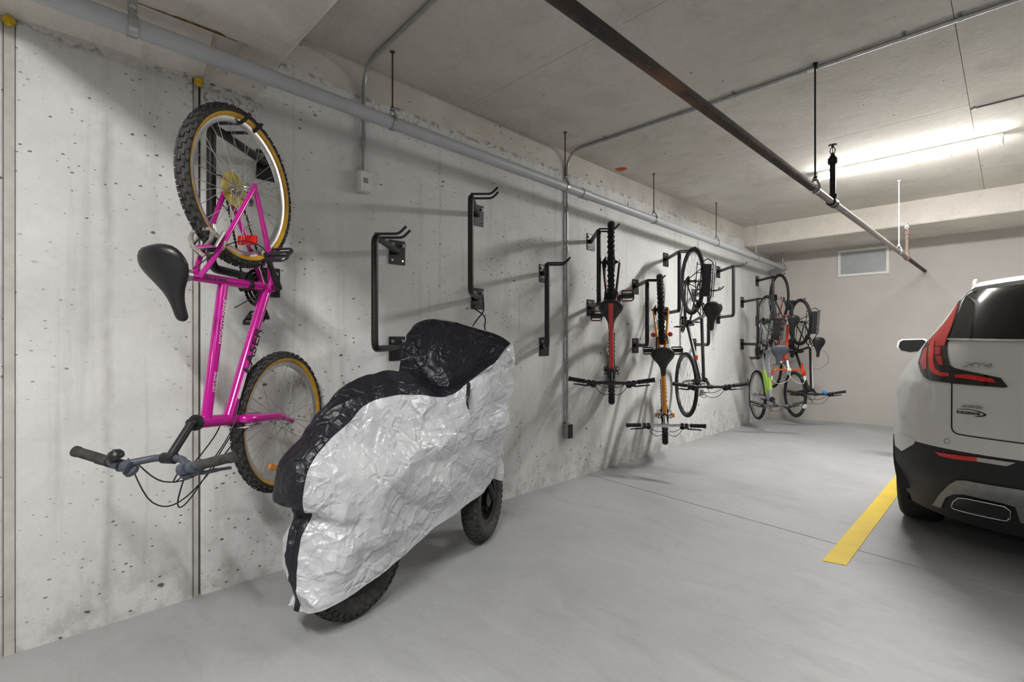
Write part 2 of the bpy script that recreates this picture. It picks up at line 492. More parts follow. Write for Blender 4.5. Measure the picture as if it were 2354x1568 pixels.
M_PINK = mat('magenta_bike_paint', (.55, .004, .29, 1), .22, .1, .8, wear=.05, wscale=4)
M_GUM = mat('amber_gum_wall', (.66, .36, .02, 1), .55, wear=.12)
M_GUMYELLOW = mat('yellow_wall_rubber', (.62, .42, .02, 1), .55, wear=.12)
M_YELLOWDISC = mat('yellowed_spoke_guard', (.55, .42, .06, 1), .3, wear=.15)
M_REDREF = mat('red_reflector', (.75, .015, .012, 1), .15, 0, .6)
M_AMBER = mat('amber_reflector', (.95, .32, .01, 1), .2, 0, .5)
M_RED = mat('red_bike_paint', (.62, .008, .012, 1), .22, .05, .8, wear=.04)
M_ORANGE = mat('orange_bike_paint', (.80, .30, .012, 1), .25, .05, .8, wear=.04)
M_DKGREY = mat('graphite_bike_paint', (.05, .052, .056, 1), .3, .2, .6)
M_SILVERPAINT = mat('silver_grey_bike_paint', (.36, .37, .40, 1), .3, .4, .5)
M_LIME = mat('lime_green_paint', (.42, .72, .08, 1), .3, 0, .5)
M_REDORANGE = mat('red_orange_paint', (.75, .05, .012, 1), .25, 0, .7)
M_WHITEPAINT = mat('white_bike_paint', (.80, .79, .77, 1), .3, 0, .5)
M_BLUE = mat('blue_bell_paint', (.05, .25, .75, 1), .3, 0, .5)
M_WHITE = mat('white_enamel', (.80, .79, .77, 1), .4, wear=.03)
M_CABLE = mat('black_cable', (.012, .012, .012, 1), .5)
M_GREYCABLE = mat('grey_cable_housing', (.18, .18, .18, 1), .5)
M_RAG = mat('grey_rag_cloth', (.33, .31, .28, 1), .9, wear=.2, wscale=40, bump=.4, bscale=80)
M_FOAM = mat('yellow_expanding_foam', (.75, .50, .02, 1), .8, wear=.15, wscale=60, bump=.5, bscale=90)
M_BOX = mat('white_junction_box', (.72, .71, .68, 1), .5, wear=.04)
M_GRILLE = mat('grey_vent_mesh', (.40, .415, .42, 1), .5, .1, wear=.08, wscale=6)
M_SILVER = crinkle('silver_cover_fabric', (.56, .57, .595, 1), (.66, .67, .695, 1), .40, .14)
M_BLKFAB = crinkle('black_cover_fabric', (.006, .006, .011, 1), (.012, .012, .020, 1), .40, 0)
M_CAR = mat('white_car_paint', (.74, .735, .72, 1), .28, 0, .9, wear=.01)
M_CARBLACK = mat('black_bumper_plastic', (.011, .011, .012, 1), .6, wear=.1, bump=.05)
M_CARGLOSS = mat('gloss_black_trim', (.006, .006, .007, 1), .08, 0, .6)
M_GLASS = mat('tinted_rear_glass', (.006, .007, .007, 1), .09)
M_GLASS.node_tree.nodes['Principled BSDF'].inputs['Specular IOR Level'].default_value = .28
M_LAMPRED = mat('red_lamp_lens', (.55, .006, .014, 1), .16, 0, .7, wear=.06)
M_LAMPBRIGHT = mat('bright_red_lamp_lens', (.80, .012, .014, 1), .15, 0, .7)
M_SKID = mat('satin_silver_skid_plate', (.28, .28, .275, 1), .38, .5)
M_BLACKINK = mat('black_lettering', (.012, .012, .012, 1), .5)
M_WHITEINK = mat('white_lettering', (.75, .72, .74, 1), .5)
M_CLEARLENS = mat('clear_lamp_lens', (.55, .50, .49, 1), .12, 0, .7)
M_TUBE = mat('lit_diffuser', (.9, .9, .9, 1), .4, emit=TUBE_EMIT)
M_PAINTMARK = mat('orange_marking_paint', (.70, .12, .03, 1), .7, wear=.3, wscale=30)
M_MIRROR = mat('mirror_glass', (.05, .05, .05, 1), .06, .6, .5)

# ------------------------------------------------------------------ setting
ZC = 2.84; ZB = 2.596; ZBB = 2.56; YB = 8.4; XR = 9.0; YF = -7.0
def quad_slab(poly, z0, z1):
    m = MB(); m.prism([(x, y, z0) for x, y in poly], (0, 0, z1 - z0)); return m

# floor: two slabs parted by a saw cut, lying on a base
fl = MB().box((4.2, .7, -.14), (10.6, 15.8, .1)).build('floor', M_JOINT, smooth=0); tag(fl, kind='structure')
def jy(x): return 3.62 - .0977 * x
g = .0048
quad_slab([(-.2, YF - .2), (XR + .2, YF - .2), (XR + .2, jy(XR + .2) - g), (-.2, jy(-.2) - g)], -.095, 0).build('floor_slab', M_FLOOR, fl, 0)
fs2 = MB()
ny, nx = 10, 12
xs = [-.2, .0, .4, .8, 1.2, 1.6, 2.0, 2.6, 4, 6, 8, XR + .2]
def fz(x, y): return .045 * max(0, min(1, (y - 7.2) / 1.2)) * max(0, min(1, x / 1.2)) * max(0, min(1, (2.3 - x) / .3 + .0))
rings = []
for i in range(ny + 1):
    t = i / ny
    rings.append([(x, (jy(x) + g) * (1 - t) + (YB + .2) * t, fz(x, (jy(x) + g) * (1 - t) + (YB + .2) * t)) for x in xs])
fs2.loft(rings, closed=False)
fs2.add([(xs[0], jy(xs[0]) + g, 0), (xs[-1], jy(xs[-1]) + g, 0), (xs[-1], jy(xs[-1]) + g, -.09), (xs[0], jy(xs[0]) + g, -.09)], [(0, 1, 2, 3)])
fs2.build('floor_slab', M_FLOOR, fl, 60)
# yellow stall line
ln = quad_slab([(1.972, 3.107), (2.078, 3.135), (2.078, 8.1), (1.972, 8.1)], 0.0005, .0035).build('stall_line', M_LINE, smooth=0)
tag(ln, 'yellow painted stall line on the grey floor beside the white car', 'line')

# left wall: three lengths of board-formed concrete with filled joints between
wl = MB().box((-.16, .7, 1.42), (.12, 15.8, 3.0)).build('wall_left', M_JOINT, smooth=0); tag(wl, kind='structure')
def wseg(y0, y1):
    b = .006; m = MB()
    m.add([(-.1, y0, -.05), (-b, y0, -.05), (0, y0 + b, -.05), (0, y1 - b, -.05), (-b, y1, -.05), (-.1, y1, -.05),
           (-.1, y0, ZC + .05), (-b, y0, ZC + .05), (0, y0 + b, ZC + .05), (0, y1 - b, ZC + .05), (-b, y1, ZC + .05), (-.1, y1, ZC + .05)],
          [(0, 1, 7, 6), (1, 2, 8, 7), (2, 3, 9, 8), (3, 4, 10, 9), (4, 5, 11, 10), (0, 5, 4, 3, 2, 1), (6, 7, 8, 9, 10, 11)])
    m.build('wall_panel', M_WALL, wl, 20)
wseg(YF, -.064); wseg(-.030, .558); wseg(.591, YB + .1)
MB().box((-.055, -.047, 1.19), (.105, .030, 2.48)).build('joint_strip', M_STRIP, wl, 0)
MB().box((-.058, .5715, 1.19), (.098, .020, 2.48)).build('joint_strip', M_STRIP, wl, 0)

# back wall, right wall, front wall
wb = MB().box((4.2, YB + .1, 1.4), (10.6, .2, 3.0)).build('wall_back', M_PAINTWALL, smooth=0); tag(wb, kind='structure')
wr = MB().box((XR + .1, .7, 1.4), (.2, 15.8, 3.0)).build('wall_right', M_DARKWALL, smooth=0); tag(wr, kind='structure')
wf = MB().box((4.2, YF - .1, 1.4), (10.6, .2, 3.0)).build('wall_front', M_DARKWALL, smooth=0); tag(wf, kind='structure')

# ceiling: precast panels with open joints between them
ce = MB().box((4.2, .7, ZC + .14), (10.6, 15.8, .1)).build('ceiling', M_JOINT, smooth=0); tag(ce, kind='structure')
gx = .0028
for (x0, x1, y0, y1) in [(0, 2.497, -.34, 2.186), (0, 2.497, 2.186, 4.64), (0, 2.497, 4.64, YB), (2.497, 5.0, -.34, 4.72), (2.497, 5.0, 4.72, YB),
                         (5.0, XR, -.34, YB), (0, 2.5, YF, -.34), (2.5, 5.5, YF, -.34), (5.5, XR, YF, -.34)]:
    MB().box(((x0 + x1) / 2, (y0 + y1) / 2, ZC + .045), (x1 - x0 - gx, y1 - y0 - gx, .09)).build('ceiling_panel', M_CEIL, ce, 0)
# cast beams
def beam(y0, y1, z0, name):
    b = .012; m = MB()
    ring = lambda x: [(x, y0, ZC + .02), (x, y0, z0 + b), (x, y0 + b, z0), (x, y1 - b, z0), (x, y1, z0 + b), (x, y1, ZC + .02)]
    m.loft([ring(-.05), ring(XR)], closed=True)
    o = m.build(name, M_BEAM, None, 20); tag(o, kind='structure'); return o
bf = beam(-.34, .912, ZB, 'beam_front'); bb = beam(7.345, YB + .05, ZBB, 'beam_back')
# haunch between wall and front beam, with a batten left at its end
MB().loft([[(-.03, y, 2.432), (.178, y, ZB + .01), (-.03, y, ZB + .01)] for y in (-.34, .60)], True).build('haunch', M_BEAM, bf, 20)
MB().tube([(.008, .600, 2.440), (.182, .735, 2.588)], .011, 4).build('batten', M_STRIP, bf, 20)
stn = MB()
rnd = random.Random(3)
pts_a = []; pts_b = []
for i in range(26):
    y = .10 + i * .024
    wv = .004 + .012 * max(0, noise.noise((i * .35, 2.1, 0))) + (.012 if 14 < i < 23 else 0)
    pts_a.append((.180 - .002, y, ZB - .001)); pts_b.append((.180 + wv, y, ZB - .001))
stn.loft([pts_a, pts_b], closed=False)
stn.build('rust_stain', mat('rust_brown_stain', (.26, .13, .045, 1), .9, wear=.3, wscale=50), bf, 0)
# dark seam strip where the back wall meets the beam and ceiling edges of the pour
# paint mark on the ceiling near the corner
pm = MB(); pp = []
for j in range(14):
    a = 2 * pi * j / 14; r = 1 + .35 * noise.noise((cos(a) * 2, sin(a) * 2, 5))
    pp.append((.10 + .055 * r * cos(a), 4.02 + .055 * r * sin(a), ZC - .0006))
pm.prism(pp, (0, 0, .0006)); pm.build('paint_mark', M_PAINTMARK, ce, 0)

# wall vent in the back wall
vt = thing('wall_vent', 'white framed grey vent set high in the beige back wall', 'vent', (1.23, YB, 2.14))
fr = MB()
x0, x1, z0, z1, fw = -.300, .300, -.008, .376, .036
for (cx, cz, sx, sz) in [((x0 + x1) / 2, z1 - fw / 2, x1 - x0, fw), ((x0 + x1) / 2, z0 + fw / 2, x1 - x0, fw), (x0 + fw / 2, (z0 + z1) / 2, fw, z1 - z0 - 2 * fw), (x1 - fw / 2, (z0 + z1) / 2, fw, z1 - z0 - 2 * fw)]:
    fr.rbox((cx, -.010, cz), (sx, .022, sz), .003)
fr.build('frame', M_WHITE, vt, 30)
gp = MB().box((0, -.004, (z0 + z1) / 2), (x1 - x0 - 2 * fw + .004, .006, z1 - z0 - 2 * fw + .004)); gp.build('mesh_screen', M_GRILLE, vt, 0)

# ------------------------------------------------------------------ strip light
lt = thing('strip_light', 'lit white tube light fixed flat under the concrete ceiling', 'lamp', (2.02, 5.47, ZC))
MB().rbox((0, 0, -.018), (1.27, .075, .036), .005).build('housing', M_WHITE, lt, 30)
rg = []
for x in (-.625, .625):
    rg.append([(x, .038 * cos(pi * i / 8), -.036 - .040 * sin(pi * i / 8)) for i in range(9)])
MB().loft(rg, True).build('diffuser', M_TUBE, lt, 50)
for sx in (-1, 1):
    MB().rbox((sx * .632, 0, -.045), (.014, .084, .078), .004).build('end_cap', M_WHITE, lt, 30)

# ------------------------------------------------------------------ grey drain pipe along the wall with its hangers
def pipe_pt(y): return V((.25 + .0 * y, y, 2.462 - .0163 * (y + .1)))
def hanger_geo(P, ztop, r, strap=.0035):
    """clevis ring around the pipe, nut and threaded rod up to the soffit"""
    ring = MB()
    ring.lathe([(r + .001, -.012), (r + .001 + strap, -.012), (r + .001 + strap, .012), (r + .001, .012)], P, (0, 1, 0), 24, closed=True)
    for s in (-1, 1):
        ring.tube([P + V((s * (r + .003), 0, 0)), P + V((s * (r + .003), 0, r * .6)), P + V((s * .010, 0, r + .035))], .006, 6)
    ring.rbox(P + V((0, 0, r + .038)), (.026, .024, .010), .002)
    rod = MB(); rod.cyl(P + V((0, 0, r + .03)), (P.x, P.y, ztop), .0052, 8)
    rod.lathe([(.011, 0), (.011, .009)], P + V((0, 0, r + .044)), (0, 0, 1), 6)
    rod.lathe([(.014, -.006), (.014, 0)], V((P.x, P.y, ztop)), (0, 0, 1), 10)
    return ring, rod
PR = .0365
dp = thing('drain_pipe', 'long grey plastic drain pipe slung below the ceiling along the left wall', 'pipe', (0, 0, 0))
Y1 = 3.25
m = MB(); m.tube([pipe_pt(-2.5), pipe_pt(Y1)], PR, 28); m.build('pipe_length', M_GREYPIPE, dp, 40)
m = MB(); m.tube([pipe_pt(Y1), pipe_pt(8.30)], PR * .97, 28); m.build('pipe_length', M_GREYPIPE, dp, 40)
m = MB(); m.lathe([(PR * .98, -.05), (PR + .006, -.05), (PR + .006, .05), (PR * .98, .05)], pipe_pt(Y1), (0, 1, -.0163), 28, closed=True); m.build('coupling', M_GREYPIPE, dp, 40)
e = pipe_pt(8.25)
m = MB(); m.tube(fillet([e + V((0, -.04, 0)), e + V((0, .07, 0)), e + V((-.20, .07, -.03))], .06, 8), PR + .003, 24); m.build('elbow', M_GREYPIPE, dp, 40)
HY = [(.30, ZB), (1.47, ZC), (3.0, ZC), (4.36, ZC), (5.81, ZC), (7.1, ZC), (8.22, ZBB)]
hl = ['first hanger of the grey pipe, a flat strap near the pink bike', 'hanger rod of the grey pipe beside the conduit above the white switch box',
      'hanger rod of the grey pipe crossing the conduit that drops to the floor', 'hanger rod of the grey pipe above the red bike',
      'hanger rod of the grey pipe above the black hybrid bike', 'hanger rod of the grey pipe just before the far beam', 'last hanger of the grey pipe at the back wall corner']
for i, (y, zt) in enumerate(HY):
    P = pipe_pt(y)
    t = thing('pipe_hanger', hl[i], 'hanger', P, 'hangers of the grey drain pipe')
    if i == 0:
        a = MB(); a.lathe([(PR + .001, -.016), (PR + .005, -.016), (PR + .005, .016), (PR + .001, .016)], V(), (0, 1, 0), 24, closed=True)
        for s in (-1, 1): a.tube([V((s * PR, 0, .01)), V((s * .014, 0, PR + .03))], .012, 4, flat=.3)
        a.rbox((0, 0, (zt - P.z + PR) / 2 + .01), (.004, .034, zt - P.z - PR - .02), .001); a.build('strap', M_GALV, t, 40)
        b = MB(); b.lathe([(.012, 0), (.012, .008), (.006, .009), (.006, .016)], V((.002, 0, PR + .035)), (1, 0, 0), 6); b.build('bolt', M_CHROME, t, 30)
    else:
        ring, rod = hanger_geo(V(), zt - P.z, PR)
        ring.build('clevis', M_GALV, t, 40); rod.build('rod', M_RUSTROD if i < 5 else M_GALV, t, 40)

# ------------------------------------------------------------------ rusty sprinkler pipe with heads and hangers
sp = thing('sprinkler_pipe', 'long rusty brown sprinkler pipe running below the ceiling to the back wall', 'pipe', (0, 0, 0))
def spt(y): return V((1.885 + .0023 * (y - 1), y, 2.085 + .0055 * (y - 1)))
MB().tube([spt(-2.5), spt(3.25)], .0212, 20).build('pipe_length', M_RUSTPIPE, sp, 40)
MB().tube([spt(3.25), spt(6.85)], .0200, 20).build('pipe_length', mat('dusty_grey_steel_pipe', (.22, .19, .175, 1), .5, .3, wear=.2), sp, 40)
MB().tube([spt(6.85), spt(YB + .02)], .0195, 20).build('pipe_length', M_RUSTPIPE, sp, 40)
for y, hm, tm in ((3.70, M_DKSTEEL, M_DKSTEEL), (6.84, mat('pinkish_primed_steel', (.22, .15, .13, 1), .7, .1, wear=.2), mat('pinkish_primed_steel', (.34, .235, .21, 1), .6))):
    P = spt(y)
    MB().lathe([(.0215, -.045), (.029, -.045), (.029, -.03), (.026, -.02), (.026, .02), (.029, .03), (.029, .045), (.0215, .045)], P, (0, 1, 0), 20).build('tee', tm, sp, 40)
    rs = MB()
    rs.lathe([(.026, .0), (.026, .05), (.0165, .052), (.0165, .25), (.026, .25), (.028, .262), (.026, .285), (.018, .290), (.016, .300), (.011, .302), (.011, .318)], P, (0, 0, 1), 18)
    rs.build('riser', hm, sp, 40)
    hd = MB()
    for s in (-1, 1): hd.tube(curve([P + V((s * .009, 0, .316)), P + V((s * .015, 0, .335)), P + V((s * .004, 0, .360))], 4), .0028, 6)
    hd.cyl(P + V((0, 0, .318)), P + V((0, 0, .352)), .0022, 6)
    hd.lathe([(.005, .352), (.005, .366), (.007, .370)], P, (0, 0, 1), 10)
    for k in range(12):
        a = 2 * pi * k / 12
        hd.box(P + V((cos(a) * .014, sin(a) * .014, .372)), (.022, .005, .0018), Matrix.Rotation(a, 3, 'Z'))
    hd.lathe([(.011, .371), (.011, .374)], P, (0, 0, 1), 12)
    hd.build('sprinkler_head', M_DKSTEEL if hm == M_DKSTEEL else M_CHROME, sp, 40)
for y, lb, rm in ((.2, 'hanger rod of the rusty sprinkler pipe overhead, nearest the camera', M_DKSTEEL), (3.30, 'dark hanger rod of the rusty sprinkler pipe beside the tube light', M_DKSTEEL), (6.32, 'pale hanger rod of the sprinkler pipe before the back wall', M_WHITE)):
    if y < 1: continue
    P = spt(y); t = thing('pipe_hanger', lb, 'hanger', P, 'hangers of the sprinkler pipe')
    ring, rod = hanger_geo(V(), ZC - P.z, .0212)
    ring.build('clevis', M_GALV, t, 40); rod.build('rod', rm, t, 40)

# ------------------------------------------------------------------ conduits and boxes
def clips(parent, pts, ax, r):
    for p in pts:
        m = MB(); m.lathe([(r + .0005, -.008), (r + .003, -.008), (r + .003, .008), (r + .0005, .008)], p[0], p[1], 14, closed=True)
        m.box(V(p[0]) + V(p[2]) * (r + .016), [.016 if abs(a) < .5 else .028 for a in p[2]] if False else (.02, .02, .006)); m.build('clip', M_GALV, parent, 40)
cr = .0115
c1 = thing('conduit', 'steel conduit dropping from the ceiling to the small white box', 'conduit', (0, 0, 0))
MB().tube(fillet([(.020, 1.415, 2.20), (.020, 1.415, ZC - .016), (2.2, 1.30, ZC - .016)], .16, 9), cr, 12).build('tube', M_GALV, c1, 50)
c2 = thing('conduit', 'steel conduit dropping down the wall to the floor box left of the red bike', 'conduit', (0, 0, 0))
MB().tube(fillet([(.020, 3.305, .50), (.020, 3.305, ZC - .016), (4.6, 3.36, ZC - .016)], .16, 9), cr, 12).build('tube', M_GALV, c2, 50)
for x in (.42, 1.42, 2.30, 2.52):
    y = 3.305 + .055 * x / 4.6
    m = MB(); m.lathe([(cr, -.008), (cr + .003, -.008), (cr + .003, .008), (cr, .008)], (x, y, ZC - .016), (1, 0, 0), 14, closed=True)
    m.rbox((x, y - .024, ZC - .003), (.016, .030, .005), .001); m.lathe([(.005, -.010), (.005, -.004)], (x, y - .028, ZC), (0, 0, 1), 6)
    m.build('clip', M_GALV, c2, 40)
for z in (1.05, 1.75, 2.0):
    m = MB(); m.lathe([(cr, -.008), (cr + .003, -.008), (cr + .003, .008), (cr, .008)], (.020, 3.305, z), (0, 0, 1), 14, closed=True)
    m.rbox((.004, 3.331, z), (.006, .03, .016), .001); m.build('clip', M_GALV, c2, 40)
m = MB(); m.lathe([(cr, -.025), (cr + .004, -.025), (cr + .004, .025), (cr, .025)], (1.87, 3.330, ZC - .016), (1, 0, 0), 14, closed=True); m.build('coupling', M_CHROME, c2, 40)
c3 = thing('conduit', 'thin dark cable run across the ceiling panel at the right edge', 'conduit', (0, 0, 0))
MB().tube([(2.50, 4.71, ZC - .008), (3.6, 4.70, ZC - .008)], .0065, 8).build('tube', M_GREYCABLE, c3, 50)
MB().rbox((2.52, 4.71, ZC - .007), (.02, .03, .012), .002).build('clip', M_GALV, c3, 30)
sb = thing('switch_box', 'small white box on the concrete wall at the end of the conduit', 'box', (0, 1.415, 2.143))
MB().rbox((.022, 0, 0), (.044, .082, .122), .004).build('housing', M_BOX, sb, 30)
MB().rbox((.0455, .004, 0), (.004, .074, .112), .0015).build('cover_plate', M_BOX, sb, 30)
pd = MB()
for i in range(4):
    for j in range(4): pd.box((.0482, -.001 + .008 * (i - 1.5), .004 + .008 * (j - 1.5)), (.002, .0058, .0058))
pd.build('vent_slots', M_GREYCABLE, sb, 0)
ob = thing('conduit_box', 'grey steel outlet box at the foot of the long conduit on the wall', 'box', (0, 3.305, .435))
MB().rbox((.028, 0, 0), (.056, .060, .125), .005).build('housing', M_GALV, ob, 30)
MB().rbox((.0575, 0, 0), (.004, .064, .120), .0015).build('cover_plate', M_DKSTEEL, ob, 30)
MB().lathe([(.016, 0), (.016, .02), (.013, .024)], (.020, 0, .062), (0, 0, 1), 8).build('connector', M_GALV, ob, 40)
for (y, z, lb) in ((.578, 2.430, 'lump of yellow foam in the wall joint above the pink bike'), (-.048, 2.432, 'lump of yellow foam in the corner joint at the top left')):
    m = MB(); rings = []
    for i in range(7):
        a = -pi / 2 + pi * i / 6; ring = []
        for j in range(12):
            b = 2 * pi * j / 12; r = .017 * (1 + .45 * noise.noise((cos(a) * cos(b) * 2, cos(a) * sin(b) * 2 + y * 9, sin(a) * 2)))
            ring.append((r * cos(a) * cos(b) * .8 + .004, r * cos(a) * sin(b) * 1.1, r * sin(a) * 1.2))
        rings.append(ring)
    m.loft(rings); o = m.build('foam_plug', M_FOAM, None, 80); o.location = (0.004, y, z); tag(o, lb, 'foam', 'yellow foam plugs')

# ------------------------------------------------------------------ bike brackets
BR_H, BR_L = 2.115, 1.765
def bracket(yp, ztop, label, T=None, plate='left', xp=None):
    """plates on the wall, arm out at 45 degrees, upright tube, arm back; two prongs across the arm"""
    zp = ztop - .0; L = .600
    if plate == 'left':
        A = V((0, yp, 0)); out = V((1, 0, 0)); side = V((0, 1, 0))
    else:
        A = V((xp, YB, 0)); out = V((0, -1, 0)); side = V((1, 0, 0))
    T = T or A + V((.33, -.335, 0))
    t = thing('bike_bracket', label, 'bracket', A + V((0, 0, ztop)), 'black bike brackets on the concrete wall')
    d = T - A; d.z = 0; dn = d.normalized(); pr = V((-dn.y, dn.x, 0))
    if plate != 'left': pr = -pr if pr.x < 0 else pr
    # tube frame in local coordinates (origin on the wall at the upper plate)
    o0 = out * .006
    path = [o0, o0 + dn * .012, d, d + V((0, 0, -L)), o0 + dn * .012 + V((0, 0, -L)), o0 + V((0, 0, -L))]
    m = MB(); m.tube(fillet([path[0], path[2], path[3], path[5]], .05, 7), .0185, 16); m.build('frame', M_BLACK, t, 50)
    for z in (0, -L):
        m = MB(); c = out * .004 + V((0, 0, z - .005))
        s = (.008, .115, .150) if plate == 'left' else (.115, .008, .150)
        m.rbox(c, s, .002); po = m.build('plate', M_BLACK, t, 30)
        for (u, w) in ((-.037, .045), (.037, .045), (-.037, -.05), (.037, -.05)):
            p = out * .008 + side * u + V((0, 0, z - .005 + w)); b = MB()
            if w > 0:
                b.lathe([(.011, 0), (.011, .007), (.005, .0072), (.005, .022)], p, out, 8)
            else: b.lathe([(.0065, 0), (.0065, .002)], p, out, 10)
            b.build('bolt' if w > 0 else 'bolt_hole', M_GALV if w > 0 else M_CARGLOSS, po, 30)
    for off in (.0, .095):
        q = d - dn * (off + .0) + V((0, 0, .010))
        m = MB(); m.tube(fillet([q, q + pr * .128, q + pr * .168 + V((0, 0, .040))], .02, 4), .0072, 10); m.build('prong', M_BLACK, t, 50)
    return t
BKT = [(.89, BR_H, 'black bracket behind the rear wheel of the pink bike'),
       (1.65, BR_L, 'empty black bracket above the silver cover, lower of the two'),
       (2.31, BR_H, 'empty black bracket with a cable loop hanging from its lower plate'),
       (3.03, BR_L, 'empty black bracket just left of the long wall conduit'),
       (3.67, BR_H, 'black bracket holding the red bike'),
       (4.43, BR_L, 'black bracket holding the orange bike'),
       (5.06, BR_H, 'black bracket holding the black hybrid bike with the rack'),
       (5.75, BR_L, 'empty low bracket half hidden behind the black hybrid bike'),
       (6.45, BR_H, 'empty high bracket right of the black hybrid bike saddle'),
       (7.27, BR_L, 'black bracket holding the silver and lime bike'),
       (7.86, BR_H, 'black bracket holding the red and white road bike')]
for (y, z, lb) in BKT: bracket(y, z, lb)
bracket(0, BR_L, 'bracket on the beige back wall holding the black bike with the blue bell', T=V((.50, 7.78, 0)), plate='back', xp=.30)
# cable lock looped over the bracket of the third mount
m = MB()
kx, ky = .06, 2.33
m.tube(curve([(.03, 2.34, 1.53), (.10, 2.28, 1.50), (.08, 2.30, 1.42), (.05, 2.27, 1.36), (.06, 2.22, 1.30), (.07, 2.27, 1.235), (.07, 2.33, 1.205), (.08, 2.38, 1.15), (.09, 2.42, 1.08)], 7), .0048, 8)
m.tube(curve([(.03, 2.30, 1.47), (.05, 2.24, 1.44), (.07, 2.32, 1.38), (.06, 2.33, 1.30), (.07, 2.35, 1.22), (.08, 2.33, 1.17), (.09, 2.29, 1.12)], 7), .0048, 8)
lk = m.build('cable_lock', M_CABLE, None, 60); tag(lk, 'thin black cable lock dangling from the bracket above the silver cover', 'cable')

# ------------------------------------------------------------------ bicycles
def wheel(root, c, r, tr, S, M=None, front=False, ang=0.0):
    """rim mesh as the part; tyre, spokes, hub ... as its sub-parts; axis = local y"""
    rim_r = r - tr * 2 + .004
    w = MB(M); w.lathe([(rim_r - .018, -.008), (rim_r - .012, -.0125), (rim_r + .004, -.0135), (rim_r + .004, -.010), (rim_r - .004, -.008), (rim_r - .004, .008), (rim_r + .004, .010), (rim_r + .004, .0135), (rim_r - .012, .0125), (rim_r - .018, .008)], c, (0, 1, 0), 48, closed=True)
    wh = w.build('wheel', S['rim'], root, 35)
    t = MB(M); rc = r - tr
    pts = [V(c) + V((cos(2 * pi * i / 64) * rc, 0, sin(2 * pi * i / 64) * rc)) for i in range(64)]
    t.tube(pts, tr * (.86 if S.get('knob') else 1), 12, closed=True)
    if S.get('knob'):
        N = S['knob']
        for k in range(N):
            for (la, wd, da, ln) in ((-.62, .25, 0, .46), (-.2, .23, .5, .44), (.2, .23, .5, .44), (.62, .25, 0, .46), (-1.08, .2, .5, .36), (1.08, .2, .5, .36)):
                a = 2 * pi * (k + da) / N
                er = V((cos(a), 0, sin(a))); et = V((-sin(a), 0, cos(a))); ey = V((0, 1, 0))
                nrm = er * cos(la) + ey * sin(la); tg = ey * cos(la) - er * sin(la)
                p = V(c) + er * rc + nrm * tr * .93
                R = Matrix((nrm, tg, et)).transposed()
                t.box(p, (tr * .42, tr * wd * 1.25, 2 * pi * r / N * ln), R)
    t.build('tyre', S.get('tyre', M_RUBBER), wh, 35)
    if S.get('gum'):
        gm = MB(M)
        for s in (-1, 1):
            prof = []
            for i in range(5):
                a = radians(205 - 22 * i) if True else 0
                prof.append((rc + cos(a) * tr * .925, s * abs(sin(a)) * tr * .925))
            prof = [(rc + cos(radians(a)) * tr * .93, s * sin(radians(a)) * tr * .93) for a in (152, 138, 124, 110, 98)]
            k = 64; vs = []; fs = []
            for (rr, hh) in prof:
                for j in range(k): vs.append(V(c) + V((cos(2 * pi * j / k) * rr, hh, sin(2 * pi * j / k) * rr)))
            for i in range(len(prof) - 1):
                for j in range(k): fs.append((i * k + j, i * k + (j + 1) % k, (i + 1) * k + (j + 1) % k, (i + 1) * k + j))
            gm.add(vs, fs)
        gm.build('sidewall', S['gum'], wh, 60)
    h = MB(M); h.lathe([(.008, -.058), (.008, -.048), (.020, -.034), (.022, -.030), (.012, -.024), (.011, .024), (.022, .030), (.020, .034), (.008, .048), (.008, .058)], c, (0, 1, 0), 18)
    h.build('hub', S['hub'], wh, 35)
    s_ = MB(M); N = 32
    for k in range(N):
        side = 1 if k % 2 else -1; lead = 1 if (k // 2) % 2 else -1
        a = 2 * pi * k / N + ang; b = a + lead * radians(58)
        p = V(c) + V((cos(b) * .021, side * .031, sin(b) * .021)); q = V(c) + V((cos(a) * (rim_r - .017), side * .003, sin(a) * (rim_r - .017)))
        s_.tube([p, q], S.get('sw', .0014), 4, cap=False)
    s_.build('spokes', S['spoke'], wh, 0)
    if S.get('wref') and front:
        a = S['wref']
        e_ = V((cos(a), 0, sin(a))); R = Matrix((V((-sin(a), 0, cos(a))), V((0, 1, 0)), e_)).transposed()
        MB(M).rbox(V(c) + e_ * rim_r * .78 + V((0, .012, 0)), (.062, .010, .026), .003, R).build('reflector', M_AMBER, wh, 30)
    return wh

def saddle_geo(P, tilt=0.0, L=.26, Wd=.17, th=.05):
    """rear to nose along +x, centred at P"""
    Rm = Matrix.Rotation(tilt, 3, 'Y'); rings = []
    tab = [(-.50, .10, .0), (-.47, .60, .010), (-.38, .90, .014), (-.24, 1.0, .012), (-.08, .80, .004), (.08, .46, -.001), (.24, .27, -.002), (.38, .23, -.001), (.46, .20, -.002), (.50, .06, -.006)]
    for i in range(19):
        x, w, z = crom(tab, i / 18 * (len(tab) - 1)); hw = Wd / 2 * max(w, .03); ring = []
        for j in range(16):
            a = 2 * pi * j / 16; ca, sa = cos(a), sin(a)
            yy = hw * (abs(ca) ** .7) * (1 if ca > 0 else -1)
            zz = (th * .42 * sa if sa > 0 else th * .58 * sa * (.45 + .55 * min(1, w))) - .010 * (ca * ca) * w
            k = min(1, w * 3 + .25)
            ring.append(V(P) + Rm @ V((x * L, yy, z + zz * k)))
        rings.append(ring)
    return MB().loft(rings)

